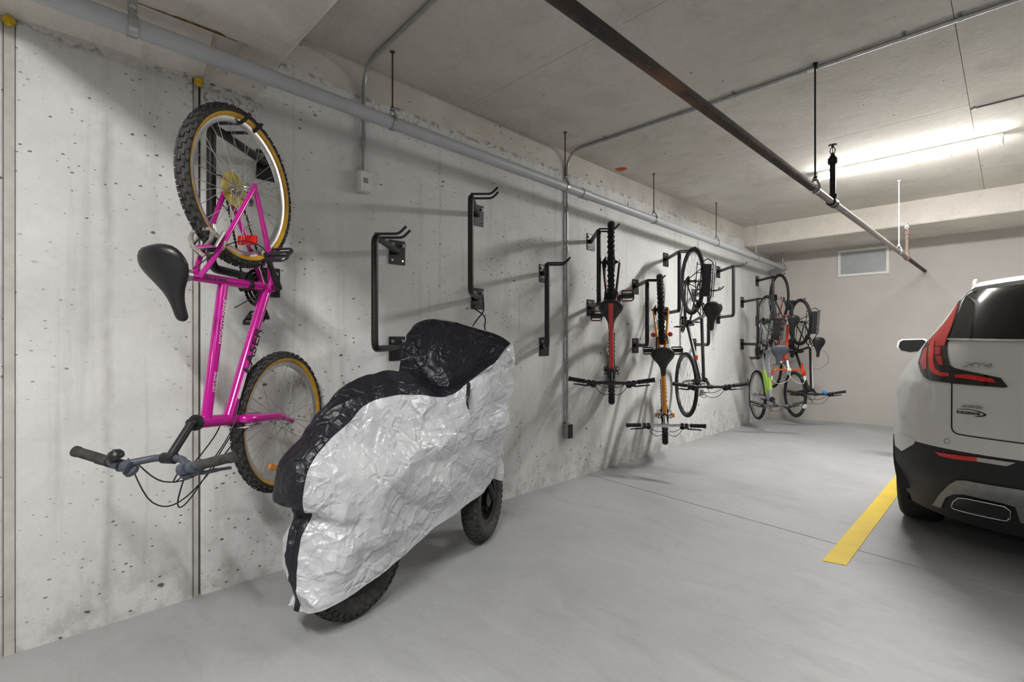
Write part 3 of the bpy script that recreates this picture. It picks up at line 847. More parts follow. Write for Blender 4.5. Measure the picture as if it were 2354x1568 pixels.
def bicycle(label, hubw, yaw, tau, S, roll=0.0, steer=0.0, base_fix=None):
    d = V((cos(yaw), sin(yaw), 0)); Z = V((0, 0, 1))
    x = -Z * cos(tau) - d * sin(tau); z = d * cos(tau) - Z * sin(tau); y = z.cross(x)
    Rt = Matrix((x, y, z)).transposed()
    if roll: Rt = Matrix.Rotation(roll, 3, d) @ Rt
    M4 = Matrix.Translation(hubw) @ Rt.to_4x4()
    root = thing('bicycle', label, 'bicycle', group='bikes hanging upright on the wall brackets', M=M4)
    P = lambda k: V((S[k][0], 0, S[k][1]))
    BB, ST, SP, TTr, HT, HB, FH, SC = (P(k) for k in ('BB', 'ST', 'SP', 'TTr', 'HT', 'HB', 'FH', 'SC'))
    r, tr = S['r'], S['tr']; ts = S.get('ts', 1.0)
    fm = S['frame']; ax = (HT - HB).normalized()
    # frame
    f = MB()
    TF = HB + (HT - HB) * .80; DF = HB + (HT - HB) * .22
    f.tube([TTr, TF], .0155 * ts, 16); 
    f.tube([BB + (ST - BB) * .0, ST], .0145 * ts, 16)
    f.tube([HB - ax * .004, HT + ax * .004], .0185 * ts, 18)
    f.cyl(BB + V((0, -.036, 0)), BB + V((0, .036, 0)), .0205, 18)
    for s in (-1, 1):
        dr = V((0, s * .066, 0))
        f.tube(curve([BB + V((-.01, s * .020, 0)), BB + V((-.12, s * .040, .004)) + (V((0, 0, 0)) - BB) * .05, dr + V((.02, 0, -.002))], 5), [.0105 * ts] * 6 + [.0095 * ts] * 2 + [.008 * ts] * 3, 10)
        SJ = P('SJ') if 'SJ' in S else ST + V((0, 0, -.02))
        st_ = MB(); st_.tube(curve([SJ + V((0, s * .012, 0)), SJ * .72 + V((0, s * .036, -.005)), dr + V((.004, 0, .015))], 5), .0078 * ts, 10)
        st_.build('seat_stay', S.get('stays', fm), root, 40)
        f.rbox(dr + V((.006, 0, .004)), (.05, .006, .036), .002)
    f.cyl(ST * .70 + V((0, -.034, 0)), ST * .70 + V((0, .034, 0)), .006, 8)
    fo = f.build('frame', fm, root, 40)
    MB().tube([BB + (DF - BB) * .02, DF], .0178 * ts, 18).build('down_tube', S.get('down', fm), root, 40)
    for q in (HB - ax * .006, HT + ax * .008):
        hs = MB(); hs.lathe([(.016, -.007), (.0235 * ts, -.006), (.0235 * ts, .006), (.016, .007)], q, ax, 18)
        hs.build('headset_cup', S.get('headset', M_PLASTIC), root, 40)
    # seat post, saddle
    m = MB(); m.tube([ST - (ST - BB).normalized() * .01, ST + (SP - ST) * .94], .0135, 14); m.rbox(SP, (.05, .03, .022), .004)
    m.lathe([(.019 * ts, -.014), (.019 * ts, .008)], ST, (ST - BB), 14)
    m.build('seat_post', S.get('post', M_ALU), root, 40)
    sx = S.get('saddle_x', .03); sz = S.get('saddle_z', .055)
    so = saddle_geo(SP + V((sx, 0, sz)), S.get('saddle_tilt', 0), S.get('saddle_L', .26), S.get('saddle_W', .17)).build('saddle', S.get('saddle', M_SADDLE), root, 60)
    for s in (-1, 1):
        rl = MB(); rl.tube(curve([SP + V((sx - .10, s * .022, sz - .01)), SP + V((-.03, s * .022, .012)), SP + V((.04, s * .020, .012)), SP + V((sx + .10, s * .008, sz - .012))], 4), .0035, 6)
        rl.build('rail', M_CHROME, so, 40)
    if S.get('saddle_stripe'):
        Rm = Matrix.Rotation(S.get('saddle_tilt', 0), 3, 'Y'); rg = []
        for i in range(9):
            u = -.45 + .9 * i / 8; zz = .0235 + .013 * max(0, 1 - abs(u + .3) * 2)
            hw = .018 - .006 * max(0, u)
            rg.append([SP + V((sx, 0, sz)) + Rm @ V((u * .26, q, zz + .0055 - abs(q) * .20)) for q in (-hw, -hw * .4, hw * .4, hw)])
        MB().loft(rg, closed=False).build('stripe', S['saddle_stripe'], so, 60)
    # rear wheel
    wheel(root, (0, 0, 0), r, tr, S, None, ang=.1)
    # cassette, chain, derailleur on the right side (y < 0)
    m = MB()
    for k in range(6): m.lathe([(.024 + .0055 * k, -.002), (.026 + .0055 * k, 0), (.024 + .0055 * k, .002)], (0, -.062 + .0042 * k, 0), (0, 1, 0), 22)
    m.build('cassette', M_DKSTEEL, root, 30)
    if S.get('disc'):
        MB().lathe([(.020, -.0015), (.072, -.0015), (.074, 0), (.072, .0015), (.020, .0015)], (0, -.0335, 0), (0, 1, 0), 30, closed=True).build('spoke_guard', S['disc'], root, 30)
    # crankset
    ca = S.get('crank', radians(155)); cd = V((cos(ca), 0, sin(ca))); CLm = .168
    m = MB()
    cr_ = .085
    for (rad, yy) in ((cr_, -.050), (cr_ * .80, -.044), (cr_ * .58, -.038)):
        m.lathe([(rad - .014, -.0012), (rad, -.0012), (rad + .002, 0), (rad, .0012), (rad - .014, .0012)], BB + V((0, yy, 0)), (0, 1, 0), 36, closed=True)
    for k in range(5):
        a = ca + 2 * pi * k / 5; e_ = V((cos(a), 0, sin(a)))
        m.tube([BB + V((0, -.050, 0)), BB + V((0, -.050, 0)) + e_ * (cr_ - .006)], .008, 6, flat=.45)
    if S.get('ringguard'): m.lathe([(cr_ + .004, -.002), (cr_ + .016, -.002), (cr_ + .016, .002), (cr_ + .004, .002)], BB + V((0, -.056, 0)), (0, 1, 0), 36, closed=True)
    for k in range(34):
        a = 2 * pi * k / 34; m.box(BB + V((cos(a) * (cr_ + .003), -.050, sin(a) * (cr_ + .003))), (.005, .002, .004), Matrix.Rotation(-a, 3, 'Y'))
    m.build('chainring', S.get('ring', M_DKSTEEL), root, 30)
    for s in (1, -1):
        c0 = BB + V((0, s * .060, 0)); c1_ = c0 + cd * (CLm * s) + V((0, s * .010, 0))
        m = MB(); m.tube([c0 - cd * s * .012, c0, c1_, c1_ + cd * s * .010], [.012, .0165, .0125, .010], 10, flat=.62)
        m.lathe([(.016, -.010), (.016, .006), (.009, .008)], c0 - V((0, s * .004, 0)), (0, s, 0), 14)
        m.build('crank_arm', S.get('crankm', M_PLASTIC), root, 40)
        # pedal: two side rails, cross bars, spindle
        pc = c1_ + V((0, s * .062, 0)); pd_ = V((cos(ca + S.get('pedang', 1.2)), 0, sin(ca + S.get('pedang', 1.2)))); pn = V((-pd_.z, 0, pd_.x))
        R = Matrix((pd_, V((0, 1, 0)), pn)).transposed()
        m = MB(); m.cyl(c1_, pc + V((0, s * .040, 0)), .0065, 10)
        lp = [pc + R @ V(q) for q in ((.042, -.046, 0), (.042, .034, 0), (.026, .048, 0), (-.026, .048, 0), (-.042, .034, 0), (-.042, -.046, 0))]
        m.tube(fillet(lp + [lp[0]], .012, 3), .0055, 6, flat=1.6)
        for q in (-.018, .018): m.tube([pc + R @ V((q, -.044, 0)), pc + R @ V((q, .046, 0))], .004, 6, flat=1.5)
        m.rbox(pc, (.026, .085, .018), .004, R)
        po = m.build('pedal', S.get('pedal', M_PLASTIC), root, 40)
        if S.get('pedref'):
            b = MB()
            for q in (-1, 1): b.rbox(pc + R @ V((q * .0455, 0, 0)), (.006, .052, .014), .002, R)
            b.build('reflector', M_AMBER, po, 30)
    m = MB(); yy = -.050
    for s in (1, -1):
        A = BB + V((0, yy, s * (cr_ - .002))); B = V((0, yy, s * (.036)))
        if s < 0: B = V((.028, yy, -.055))
        n = 28
        m.tube([A, B], .0036, 6)
        for k in range(n):
            p = A + (B - A) * (k + .5) / n
            m.box(p, (.007, .0075, .0085))
    m.build('chain', M_DKSTEEL, root, 0)
    m = MB(); m.tube(curve([V((0, -.075, -.005)), V((.012, -.074, -.035)), V((.025, -.060, -.055))], 4), .010, 8)
    m.tube([V((.025, -.050, -.055)), V((.045, -.050, -.115))], .010, 8, flat=.5)
    for q in (V((.025, -.050, -.055)), V((.045, -.050, -.115))): m.lathe([(.006, -.004), (.021, -.004), (.023, 0), (.021, .004), (.006, .004)], q, (0, 1, 0), 14)
    m.build('derailleur', M_PLASTIC if not S.get('shinyder') else M_ALU, root, 40)
    m = MB(); fd = BB + (ST - BB).normalized() * .125; m.rbox(fd + V((.0, -.030, 0)), (.05, .030, .022), .004); m.rbox(fd + V((-.012, -.048, -.02)), (.085, .004, .03), .001)
    m.lathe([(.0175, -.012), (.019 * ts, -.010), (.019 * ts, .010), (.0175, .012)], fd, ST - BB, 14); m.build('front_changer', M_DKSTEEL, root, 40)
    # brakes at the rear
    m = MB()
    bz = ST * ((r - tr * 2.2) / ST.length)
    for s in (-1, 1):
        p = bz + V((0, s * .046, 0)); m.tube([p, p + ST.normalized() * .085 + V((0, s * .006, 0))], .006, 6)
        m.rbox(p + V((-.006, -s * .022, .02)), (.055, .014, .012), .003)
    m.tube([bz + V((0, -.05, 0)) + ST.normalized() * .085, bz + V((0, .05, 0)) + ST.normalized() * .085], .0022, 6)
    m.build('brake', M_PLASTIC if not S.get('shiny') else M_ALU, root, 40)
    # steered parts
    SM = Matrix.Translation(HB) @ Matrix.Rotation(steer, 4, ax) @ Matrix.Translation(-HB)
    wheel(root, FH, r, tr, S, SM, True, ang=.4)
    m = MB(SM); cw = HB - ax * .012
    fk = FH - cw
    for s in (-1, 1):
        m.tube(curve([cw + V((0, s * .010, 0)), cw - ax * .02 + V((0, s * .046, 0)), cw - ax * .20 + V((0.0, s * .053, 0)), cw - ax * (fk.length * .72) + V((.004, s * .056, 0)), FH + V((0, s * .055, 0))], 6), [.0150 * ts] * 8 + [.0140 * ts] * 6 + [.0115 * ts] * 6 + [.009] * 5, 12)
        m.rbox(FH + V((0, s * .056, 0)), (.022, .006, .022), .002)
    m.tube([cw + V((0, -.048, 0)) - ax * .02, cw + V((0, 0, 0)), cw + V((0, .048, 0)) - ax * .02], .0155 * ts, 12)
    m.build('fork', S.get('fork', fm), root, 40)
    m = MB(SM)
    q0 = cw - ax * .055
    for s in (-1, 1):
        p = q0 + V((.030, s * .052, 0)); m.tube([p - ax * .02, p + ax * .065 + V((.004, s * .004, 0))], .0062, 6)
        m.rbox(p + V((.004, -s * .022, -.006)), (.014, .016, .055), .003)
    m.tube(curve([q0 + V((.034, -.056, 0)) + ax * .062, q0 + V((.040, 0, 0)) + ax * .085, q0 + V((.034, .056, 0)) + ax * .062], 5), .0022, 6)
    m.build('brake', M_PLASTIC if not S.get('shiny') else M_ALU, root, 40)
    # stem and bar
    s0 = HT + ax * .030
    m = MB(SM); m.tube([HT, s0 + ax * .012], .0155, 14); m.tube([s0, SC], .0150, 14); m.cyl(SC + V((0, -.024, 0)), SC + V((0, .024, 0)), .0195, 14)
    m.build('stem', S.get('stem', M_PLASTIC), root, 40)
    bw = S.get('bw', .30); br = S.get('rise', .03); sw = S.get('sweep', .05); bd = S.get('bardir', V((0, 0, 1)))
    ux = V((1, 0, 0))
    hb = {}
    for s in (-1, 1):
        if S.get('bar') == 'drop':
            hb[s] = [SC, SC + V((0, s * .17, 0)), SC + V((.02, s * .205, .0)), SC + V((.085, s * .21, .0)), SC + V((.10, s * .212, -.05)), SC + V((.06, s * .214, -.115)), SC + V((-.05, s * .216, -.125))]
            pl = fillet(hb[s], .045, 5)
        else:
            hb[s] = [SC, SC + V((0, s * .05, 0)), SC + V((.0, s * .13, br)), SC + V((-sw, s * bw, br + S.get('drop', 0))), ]
            pl = fillet(hb[s], .04, 5)
        hb[s] = pl
    m = MB(SM); m.tube(list(reversed(hb[-1])) + hb[1][1:], .0128, 14); hbo = m.build('handlebar', S.get('barm', M_PLASTIC), root, 40)
    for s in (-1, 1):
        e1 = V(hb[s][-1]); e0 = V(hb[s][-2]); dr = (e1 - e0).normalized()
        if S.get('bar') == 'drop':
            m = MB(SM); m.tube(hb[s][7:], .0168, 12); m.build('grip', S.get('grip', M_WHITEPAINT), hbo, 50)
            m = MB(SM); bp = SC + V((.088, s * .211, -.005))
            m.tube(curve([bp, bp + V((.035, 0, .012)), bp + V((.055, 0, .030))], 4), [.017] * 4 + [.015] * 4 + [.009], 10)
            m.tube(curve([bp + V((.048, 0, .010)), bp + V((.055, 0, -.03)), bp + V((.045, 0, -.09))], 4), .006, 8)
            m.build('brake_lever', S.get('hood', M_WHITEPAINT), hbo, 50); continue
        gl = S.get('gripL', .125)
        m = MB(SM); g0 = e1 - dr * gl
        prof = [(.0135, 0), (.0185, .003), (.0185, .010), (.0165, .016), (.0172, gl * .5), (.0165, gl - .016), (.0185, gl - .010), (.0188, gl + .004), (.012, gl + .006)]
        m.lathe(prof, g0, dr, 16); m.build('grip', S.get('gripm', M_RUBBERGREY), hbo, 40)
        # brake lever, clamp and shifter
        fwd = V((cos(S.get('leverang', -.9)), 0, sin(S.get('leverang', -.9))))
        cl = g0 - dr * .030
        m = MB(SM); m.lathe([(.0135, -.013), (.019, -.011), (.019, .011), (.0135, .013)], cl, dr, 14)
        m.rbox(cl + fwd * .022, (.030, .034, .022), .005)
        m.tube(curve([cl + fwd * .030 - dr * .012, cl + fwd * .044 + dr * .02, cl + fwd * .046 + dr * .07, cl + fwd * .052 + dr * .125], 5), [.0085] * 5 + [.0075] * 6 + [.006] * 5, 8, flat=.7)
        m.build('brake_lever', S.get('lever', M_PLASTIC), hbo, 40)
        sh = g0 - dr * .066
        m = MB(SM); m.lathe([(.0135, -.014), (.020, -.012), (.020, .012), (.0135, .014)], sh, dr, 14); m.lathe([(.008, 0), (.023, .004), (.024, .018), (.017, .024)], sh + fwd * .012, fwd, 14)
        m.build('shifter', S.get('shift', M_GREYPLASTIC), hbo, 40)
    # cables from the bars to the head and the frame
    if not S.get('nocable'):
        a, b = S.get('cab', (.10, .06)); cm_ = S.get('cablem', M_CABLE)
        if S.get('bar') == 'drop':
            for s in (-1, 1):
                bp = SC + V((.12, s * .21, .02))
                m = MB(SM); m.tube(curve([bp, bp + V((.05, -s * .06, .07)), SC + V((.10, s * .02, .09)), HT + V((.05, -s * .035, .02)), DF + V((.02, -s * .02, -.01))], 6), .0032, 6); m.build('cable', cm_, root, 50)
        else:
            for s in (-1, 1):
                l0 = V(hb[s][-1]) - dr * 0 + V((.03, -s * (gl + .05), -.02))
                m = MB(SM); m.tube(curve([l0, l0 + V((a, -s * .07, .01)), SC + V((a + .02, s * .01, -.05)), HB + V((.07, -s * .02, .02)), cw - ax * .02 + V((.040, -s * .03, 0))], 6), .0026, 6); m.build('cable', cm_, root, 50)
                l1 = l0 + V((.005, -s * .02, 0))
                m = MB(SM); m.tube(curve([l1, l1 + V((b, -s * .08, -.02)), SC + V((b + .01, -s * .03, -.09)), HB + V((.03, -s * .03, .08)), BB + (DF - BB) * .88 + V((0, -s * .022 * ts, .0))], 6), .0026, 6); m.build('cable', cm_, root, 50)
    # rear rack
    if S.get('rack'):
        zz = r + .05; x0_, x1_ = -.20, .13
        m = MB()
        for s in (-1, 1):
            m.tube(fillet([V((x1_ + .08, s * .02, zz - .03)), V((x1_, s * .055, zz)), V((x0_, s * .055, zz)), V((x0_ - .03, 0, zz))], .03, 4), .005, 8)
            for xx in (-.14, .06): m.tube([V((xx, s * .055, zz)), V((.0, s * .075, .03))], .0045, 8)
            m.tube(fillet([V((x1_, s * .085, zz - .03)), V((x0_, s * .085, zz - .03))], .01), .004, 8)
        for xx in (-.18, -.10, -.02, .06, .12): m.tube([V((xx, -.085, zz - .03)), V((xx, -.05, zz)), V((xx, .05, zz)), V((xx, .085, zz - .03))], .004, 6)
        for s in (-1, 1): m.tube([V((x1_ + .05, s * .03, zz - .02)), ST + V((0, s * .012, -.03))], .0042, 8)
        m.build('rack', M_BLACK, root, 40)
        MB().rbox((-.03, 0, zz + .012), (.30, .075, .018), .006).build('rack_plate', S.get('rackplate', M_PLASTIC), root, 30)
    return root, M4, dict(HT=HT, HB=HB, SC=SC, DF=DF, TF=TF, TTr=TTr, BB=BB, ST=ST, FH=FH, SM=SM, hb=hb, bar=hbo)

def side_text(root, A, B, t, body, size, m, rad, ts=1, up=None, sx=1.0, flip=False, bold=0):
    """lettering along a tube A-B on the bike's left side (+y)"""
    x = (B - A).normalized()
    if flip: x = -x
    p = A + (B - A) * t + V((0, rad + .0012, 0))
    yv = V((0, 1, 0)).cross(x)
    return text('lettering', body, size, m, root, frame_from(x, yv, p), .0004, sx=sx, bold=bold)

# --- pink mountain bike
S = dict(r=.333, tr=.0265, knob=46, BB=(.432, -.075), ST=(.330, .385), SJ=(.345, .335), SP=(.320, .415), TTr=(.386, .200), HT=(.882, .450), HB=(.946, .255), FH=(1.075, -.045), SC=(.955, .600),
         frame=M_PINK, fork=M_PINK, stem=M_PLASTIC, rim=M_ALU, hub=M_CHROME, spoke=M_SPOKE, sw=.0016, gum=M_GUM, tyre=M_RUBBERGREY, ts=1.28, disc=M_YELLOWDISC,
         saddle_L=.285, saddle_W=.185, saddle_tilt=.18, saddle_x=.035, saddle_z=.040, crank=radians(155), crankm=M_PLASTIC, pedang=1.45, wref=.62, bw=.300, rise=.062, sweep=.045, drop=.0,
         barm=M_GREYPLASTIC, gripL=.130, leverang=-.55, lever=M_GREYPLASTIC, shiny=True, headset=M_PLASTIC, cab=(.16, .09), shift=M_GREYPLASTIC, post=M_ALU)
root, M4, K = bicycle('pink mountain bike with amber-walled knobbly tyres, hung nearest the camera', V((.385, .655, 1.858)), radians(-53), radians(13), S)
side_text(root, K['BB'], K['DF'], .50, 'LASER', .062, M_BLACKINK, .0228, flip=True, sx=1.25, bold=.0008)
x = (K['DF'] - K['BB']).normalized()
MB().rbox(K['BB'] + (K['DF'] - K['BB']) * .765 + V((0, .0216, 0)), (.115, .003, .014), .001, Matrix((x, V((0, 1, 0)), x.cross(V((0, 1, 0))))).transposed()).build('decal', M_WHITEINK, root, 30)
side_text(root, K['TTr'], K['TF'], .28, 'MONTOUNEER', .023, M_WHITEINK, .0198, flip=True, sx=1.15)
side_text(root, K['TTr'], K['TF'], .72, 'LIGHT SERIES\n4130 TUBING', .0135, M_WHITEINK, .0198, flip=True)
side_text(root, K['BB'], K['ST'], .72, 'TRAILRUNNER', .017, M_BLACKINK, .0186, sx=1.1, flip=True)
# red tail reflector across the stays, bell, cloth caught at the rear brake
MB().rbox((.215, .0, .010), (.040, .088, .018), .004, Matrix.Rotation(-.25, 3, 'Y')).build('reflector', M_REDREF, root, 30)
m = MB(K['SM']); bp = V(K['SC']) + V((-.020, -.140, .062)); m.lathe([(.006, 0), (.006, .008), (.024, .010), (.025, .020), (.019, .031), (.008, .036), (.004, .040)], bp, (-1, 0, .15), 20); m.build('bell', M_PLASTIC, K['bar'], 40)
m = MB(); rg = []
for i in range(22):
    t = i / 21; cx = .215 + .05 * sin(t * 9); cz = .215 + .11 * t; cy = .055 * cos(t * 14) * (1 - t * .5)
    rg.append(V((cx + .018 * noise.noise((t * 7, 1, 0)), cy, cz)))
m.tube(rg, [.006 + .010 * abs(noise.noise((i * .6, 3, 1))) for i in range(22)], 8, flat=.6); m.build('rag', M_RAG, root, 60)
m = MB(); m.tube(curve([K['ST'] + V((-.02, .02, -.02)), V((.22, .05, .16)), V((.25, .075, .02)), V((.36, .065, -.02)), K['BB'] + V((.0, .06, .12)), K['TTr'] + V((.10, .02, -.02))], 7), .0022, 6)
m.tube(curve([V((.0, -.07, -.05)), V((-.06, -.08, .02)), V((.0, -.085, .07)), V((.10, -.07, .0))], 6), .0024, 6); m.build('cable', M_CABLE, root, 50)

# --- red mountain bike (seen from behind)
S = dict(r=.325, tr=.026, knob=44, BB=(.40, -.05), ST=(.295, .30), SP=(.270, .345), TTr=(.305, .285), HT=(.775, .44), HB=(.815, .34), FH=(.965, 0), SC=(.820, .545),
         frame=M_RED, stays=M_PLASTIC, fork=M_PLASTIC, rim=M_PLASTIC, hub=M_DKSTEEL, spoke=M_DKSTEEL, ts=1.15, saddle_W=.185, saddle_L=.265, saddle_tilt=.05, saddle_x=.045, saddle_z=.05, saddle_stripe=M_RED,
         crank=radians(140), pedang=1.0, pedref=True, bw=.325, rise=.005, sweep=.035, gripL=.125, leverang=-.3, gripm=M_RUBBER, cab=(.10, .06), shift=M_PLASTIC, lever=M_PLASTIC, post=M_PLASTIC)
root, M4, K = bicycle('red mountain bike with a red-striped black saddle, seen from behind', V((.41, 3.394, 1.850)), radians(-56.5), radians(24), S)

# --- orange mountain bike
S = dict(r=.330, tr=.027, knob=44, BB=(.43, -.05), ST=(.31, .33), SP=(.285, .415), TTr=(.325, .305), HT=(.865, .475), HB=(.905, .365), FH=(1.06, 0), SC=(.900, .575),
         frame=M_ORANGE, fork=M_ALU, rim=M_PLASTIC, hub=M_DKSTEEL, spoke=M_DKSTEEL, ts=1.2, saddle_W=.200, saddle_L=.275, saddle_tilt=.05, saddle_x=.05, saddle_z=.055,
         crank=radians(110), pedang=.9, bw=.33, rise=-.005, sweep=.02, drop=.045, barm=M_ALU, gripL=.125, leverang=-.3, gripm=M_RUBBER, cab=(.08, .05), shift=M_PLASTIC, lever=M_PLASTIC, post=M_PLASTIC, stem=M_ALU)
root, M4, K = bicycle('orange mountain bike with a wide black saddle and silver handlebar', V((.40, 4.22, 1.500)), radians(-61), radians(20), S, roll=radians(2.0))
side_text(root, K['BB'], K['DF'], .55, 'CORRATEC', .034, M_BLACKINK, .0215, sx=1.3, bold=.001)
m = MB()
for s in (-1, 1): m.lathe([(.0, .0), (.021, .0), (.022, .006), (.018, .010)], (.20, s * .075, .13), (0, 0, 1), 18)
m.build('reflector', M_REDREF, root, 40)
m = MB(K['SM'])
for s in (-1, 1): m.lathe([(.008, 0), (.020, .003), (.022, .02), (.014, .028)], K['HB'] + V((.012, s * .062, -.01)), (0, s, 0), 14)
m.build('fork_crown_cap', M_ORANGE, root, 40)

# --- black hybrid with rack
S = dict(r=.345, tr=.0185, BB=(.455, -.065), ST=(.315, .36), SP=(.255, .545), TTr=(.325, .330), HT=(.905, .52), HB=(.945, .385), FH=(1.09, 0), SC=(.935, .655),
         frame=M_DKGREY, fork=M_DKGREY, rim=M_PLASTIC, hub=M_DKSTEEL, spoke=M_SPOKE, sw=.0012, rack=True, saddle_W=.175, saddle_L=.27, saddle_x=.03, saddle_z=.055, post=M_ALU,
         crank=radians(-90), pedang=.2, bw=.335, rise=.0, sweep=.03, gripL=.125, leverang=-.4, gripm=M_RUBBER, cab=(.09, .06), shift=M_PLASTIC, lever=M_PLASTIC)
root, M4, K = bicycle('black hybrid bike with rear rack and thin smooth tyres between orange bike and corner', V((.41, 4.842, 1.818)), radians(-46), radians(10), S)
m = MB(); m.rbox(K['BB'] + (K['DF'] - K['BB']) * .62 + V((0, 0, .024)), (.07, .03, .022), .006); m.build('reflector', mat('orange_red_plastic', (.75, .10, .02, 1), .3), root, 30)
m = MB(K['SM']); q = K['SC'] + V((.05, -.05, -.06)); m.lathe([(.010, 0), (.014, .01), (.021, .035), (.021, .05)], q, (1, 0, -.2), 14); m.build('headlight', M_ALU, root, 40)

# --- silver and lime city bike
S = dict(r=.345, tr=.0195, BB=(.46, -.065), ST=(.30, .36), SP=(.235, .52), TTr=(.37, .18), HT=(.885, .535), HB=(.935, .385), FH=(1.08, 0), SC=(.90, .665),
         frame=M_SILVERPAINT, fork=M_SILVERPAINT, rim=M_ALU, hub=M_DKSTEEL, spoke=M_SPOKE, sw=.0012, rack=True, ts=1.5, saddle_W=.215, saddle_L=.27, saddle_x=.02, saddle_z=.055, saddle=M_GREYPLASTIC,
         crank=radians(-100), pedang=.2, pedref=True, bw=.31, rise=.02, sweep=.06, gripL=.125, leverang=-.4, gripm=M_RUBBERGREY, barm=M_GREYPLASTIC, cab=(.09, .06))
root, M4, K = bicycle('silver bike with a lime green down tube and rear rack near the corner', V((.42, 6.988, 1.470)), radians(-54), radians(20), S)
MB().tube([K['BB'] + (K['DF'] - K['BB']) * .42, K['BB'] + (K['DF'] - K['BB']) * .93], .0278, 16).build('lime_panel', M_LIME, root, 40)
MB().tube([K['TTr'] + (K['TF'] - K['TTr']) * .55, K['TTr'] + (K['TF'] - K['TTr']) * .8], .0242, 16).build('lime_panel', M_LIME, root, 40)
m = MB(K['SM']); e1 = V(K['hb'][1][-1]); m.tube([e1 + V((.0, -.02, 0)), e1 + V((.03, .03, .0))], .005, 8); m.lathe([(.034, -.006), (.037, -.002), (.037, .004), (.0, .006)], e1 + V((.05, .02, .01)), (.1, .2, 1), 20); mo = m.build('bar_mirror', M_PLASTIC, root, 40)
MB(K['SM']).lathe([(.033, 0), (.0, .002)], e1 + V((.0505, .021, .0165)), (.1, .2, 1), 20).build('mirror_face', M_WHITE, mo, 40)
# --- red and white road bike
S = dict(r=.340, tr=.0135, BB=(.42, -.065), ST=(.28, .40), SP=(.245, .50), TTr=(.285, .385), HT=(.80, .46), HB=(.835, .37), FH=(.98, 0), SC=(.885, .56),
         frame=M_REDORANGE, stays=M_PLASTIC, fork=M_WHITEPAINT, rim=M_PLASTIC, hub=M_ALU, spoke=M_SPOKE, sw=.0012, saddle_W=.15, saddle_L=.27, saddle_x=.03, saddle_z=.05, bar='drop', barm=M_REDORANGE, stem=M_WHITEPAINT,
         grip=M_REDORANGE, hood=M_WHITEPAINT, cablem=M_WHITEPAINT, crank=radians(-60), pedang=.3, ts=1.25, shiny=True, post=M_WHITEPAINT)
root, M4, K = bicycle('red road bike with orange drop bars and white cables, behind the silver bike', V((.395, 7.56, 1.815)), radians(-52), radians(14), S)
# --- black bike with blue bell
S = dict(r=.335, tr=.018, BB=(.44, -.06), ST=(.30, .36), SP=(.25, .50), TTr=(.31, .335), HT=(.88, .47), HB=(.915, .365), FH=(1.055, 0), SC=(.91, .585),
         frame=M_PLASTIC, fork=M_PLASTIC, rim=M_PLASTIC, hub=M_DKSTEEL, spoke=M_SPOKE, sw=.0012, rack=True, saddle_W=.16, saddle_L=.27, saddle_x=.03, saddle_z=.055, post=M_ALU,
         crank=radians(-80), pedang=.3, bw=.36, rise=.0, sweep=.04, gripL=.125, leverang=-.4, gripm=M_RUBBER, cab=(.12, .08), lever=M_PLASTIC, shift=M_PLASTIC, tyre=M_RUBBERGREY)
root, M4, K = bicycle('black bike with a blue bell on its handlebar, farthest into the corner', V((.58, 7.855, 1.478)), radians(-50), radians(8), S)
MB().tube([K['TTr'] + V((.02, .016, .004)), K['TF'] + V((-.02, .016, .004))], .0085, 10).build('decal_stripe', M_WHITEPAINT, root, 40)
m = MB(K['SM']); bp = K['SC'] + V((-.012, .10, .008)); m.lathe([(.006, 0), (.006, .006), (.030, .008), (.031, .018), (.024, .034), (.010, .040)], bp, (-1, 0, .3), 20); m.build('bell', M_BLUE, K['bar'], 40)
m = MB(); m.tube(curve([V((.33, .03, .38)), V((.36, .16, .40)), V((.50, .24, .36)), V((.62, .16, .30)), V((.62, .02, .24))], 8), .003, 6); m.build('cable', M_GREYCABLE, root, 50)

# ------------------------------------------------------------------ covered motor scooter / e-bike
cv = thing('covered_scooter', 'two-wheeler under a crumpled silver and black cover, standing on the floor', 'scooter', (0, 0, 0))
O = V((.678, .916, 0)); ce_ = V((-.232, .973, 0)).normalized(); cp = V((ce_.y, -ce_.x, 0))
WR = lambda s, w, z: O + ce_ * s + cp * w + V((0, 0, z))
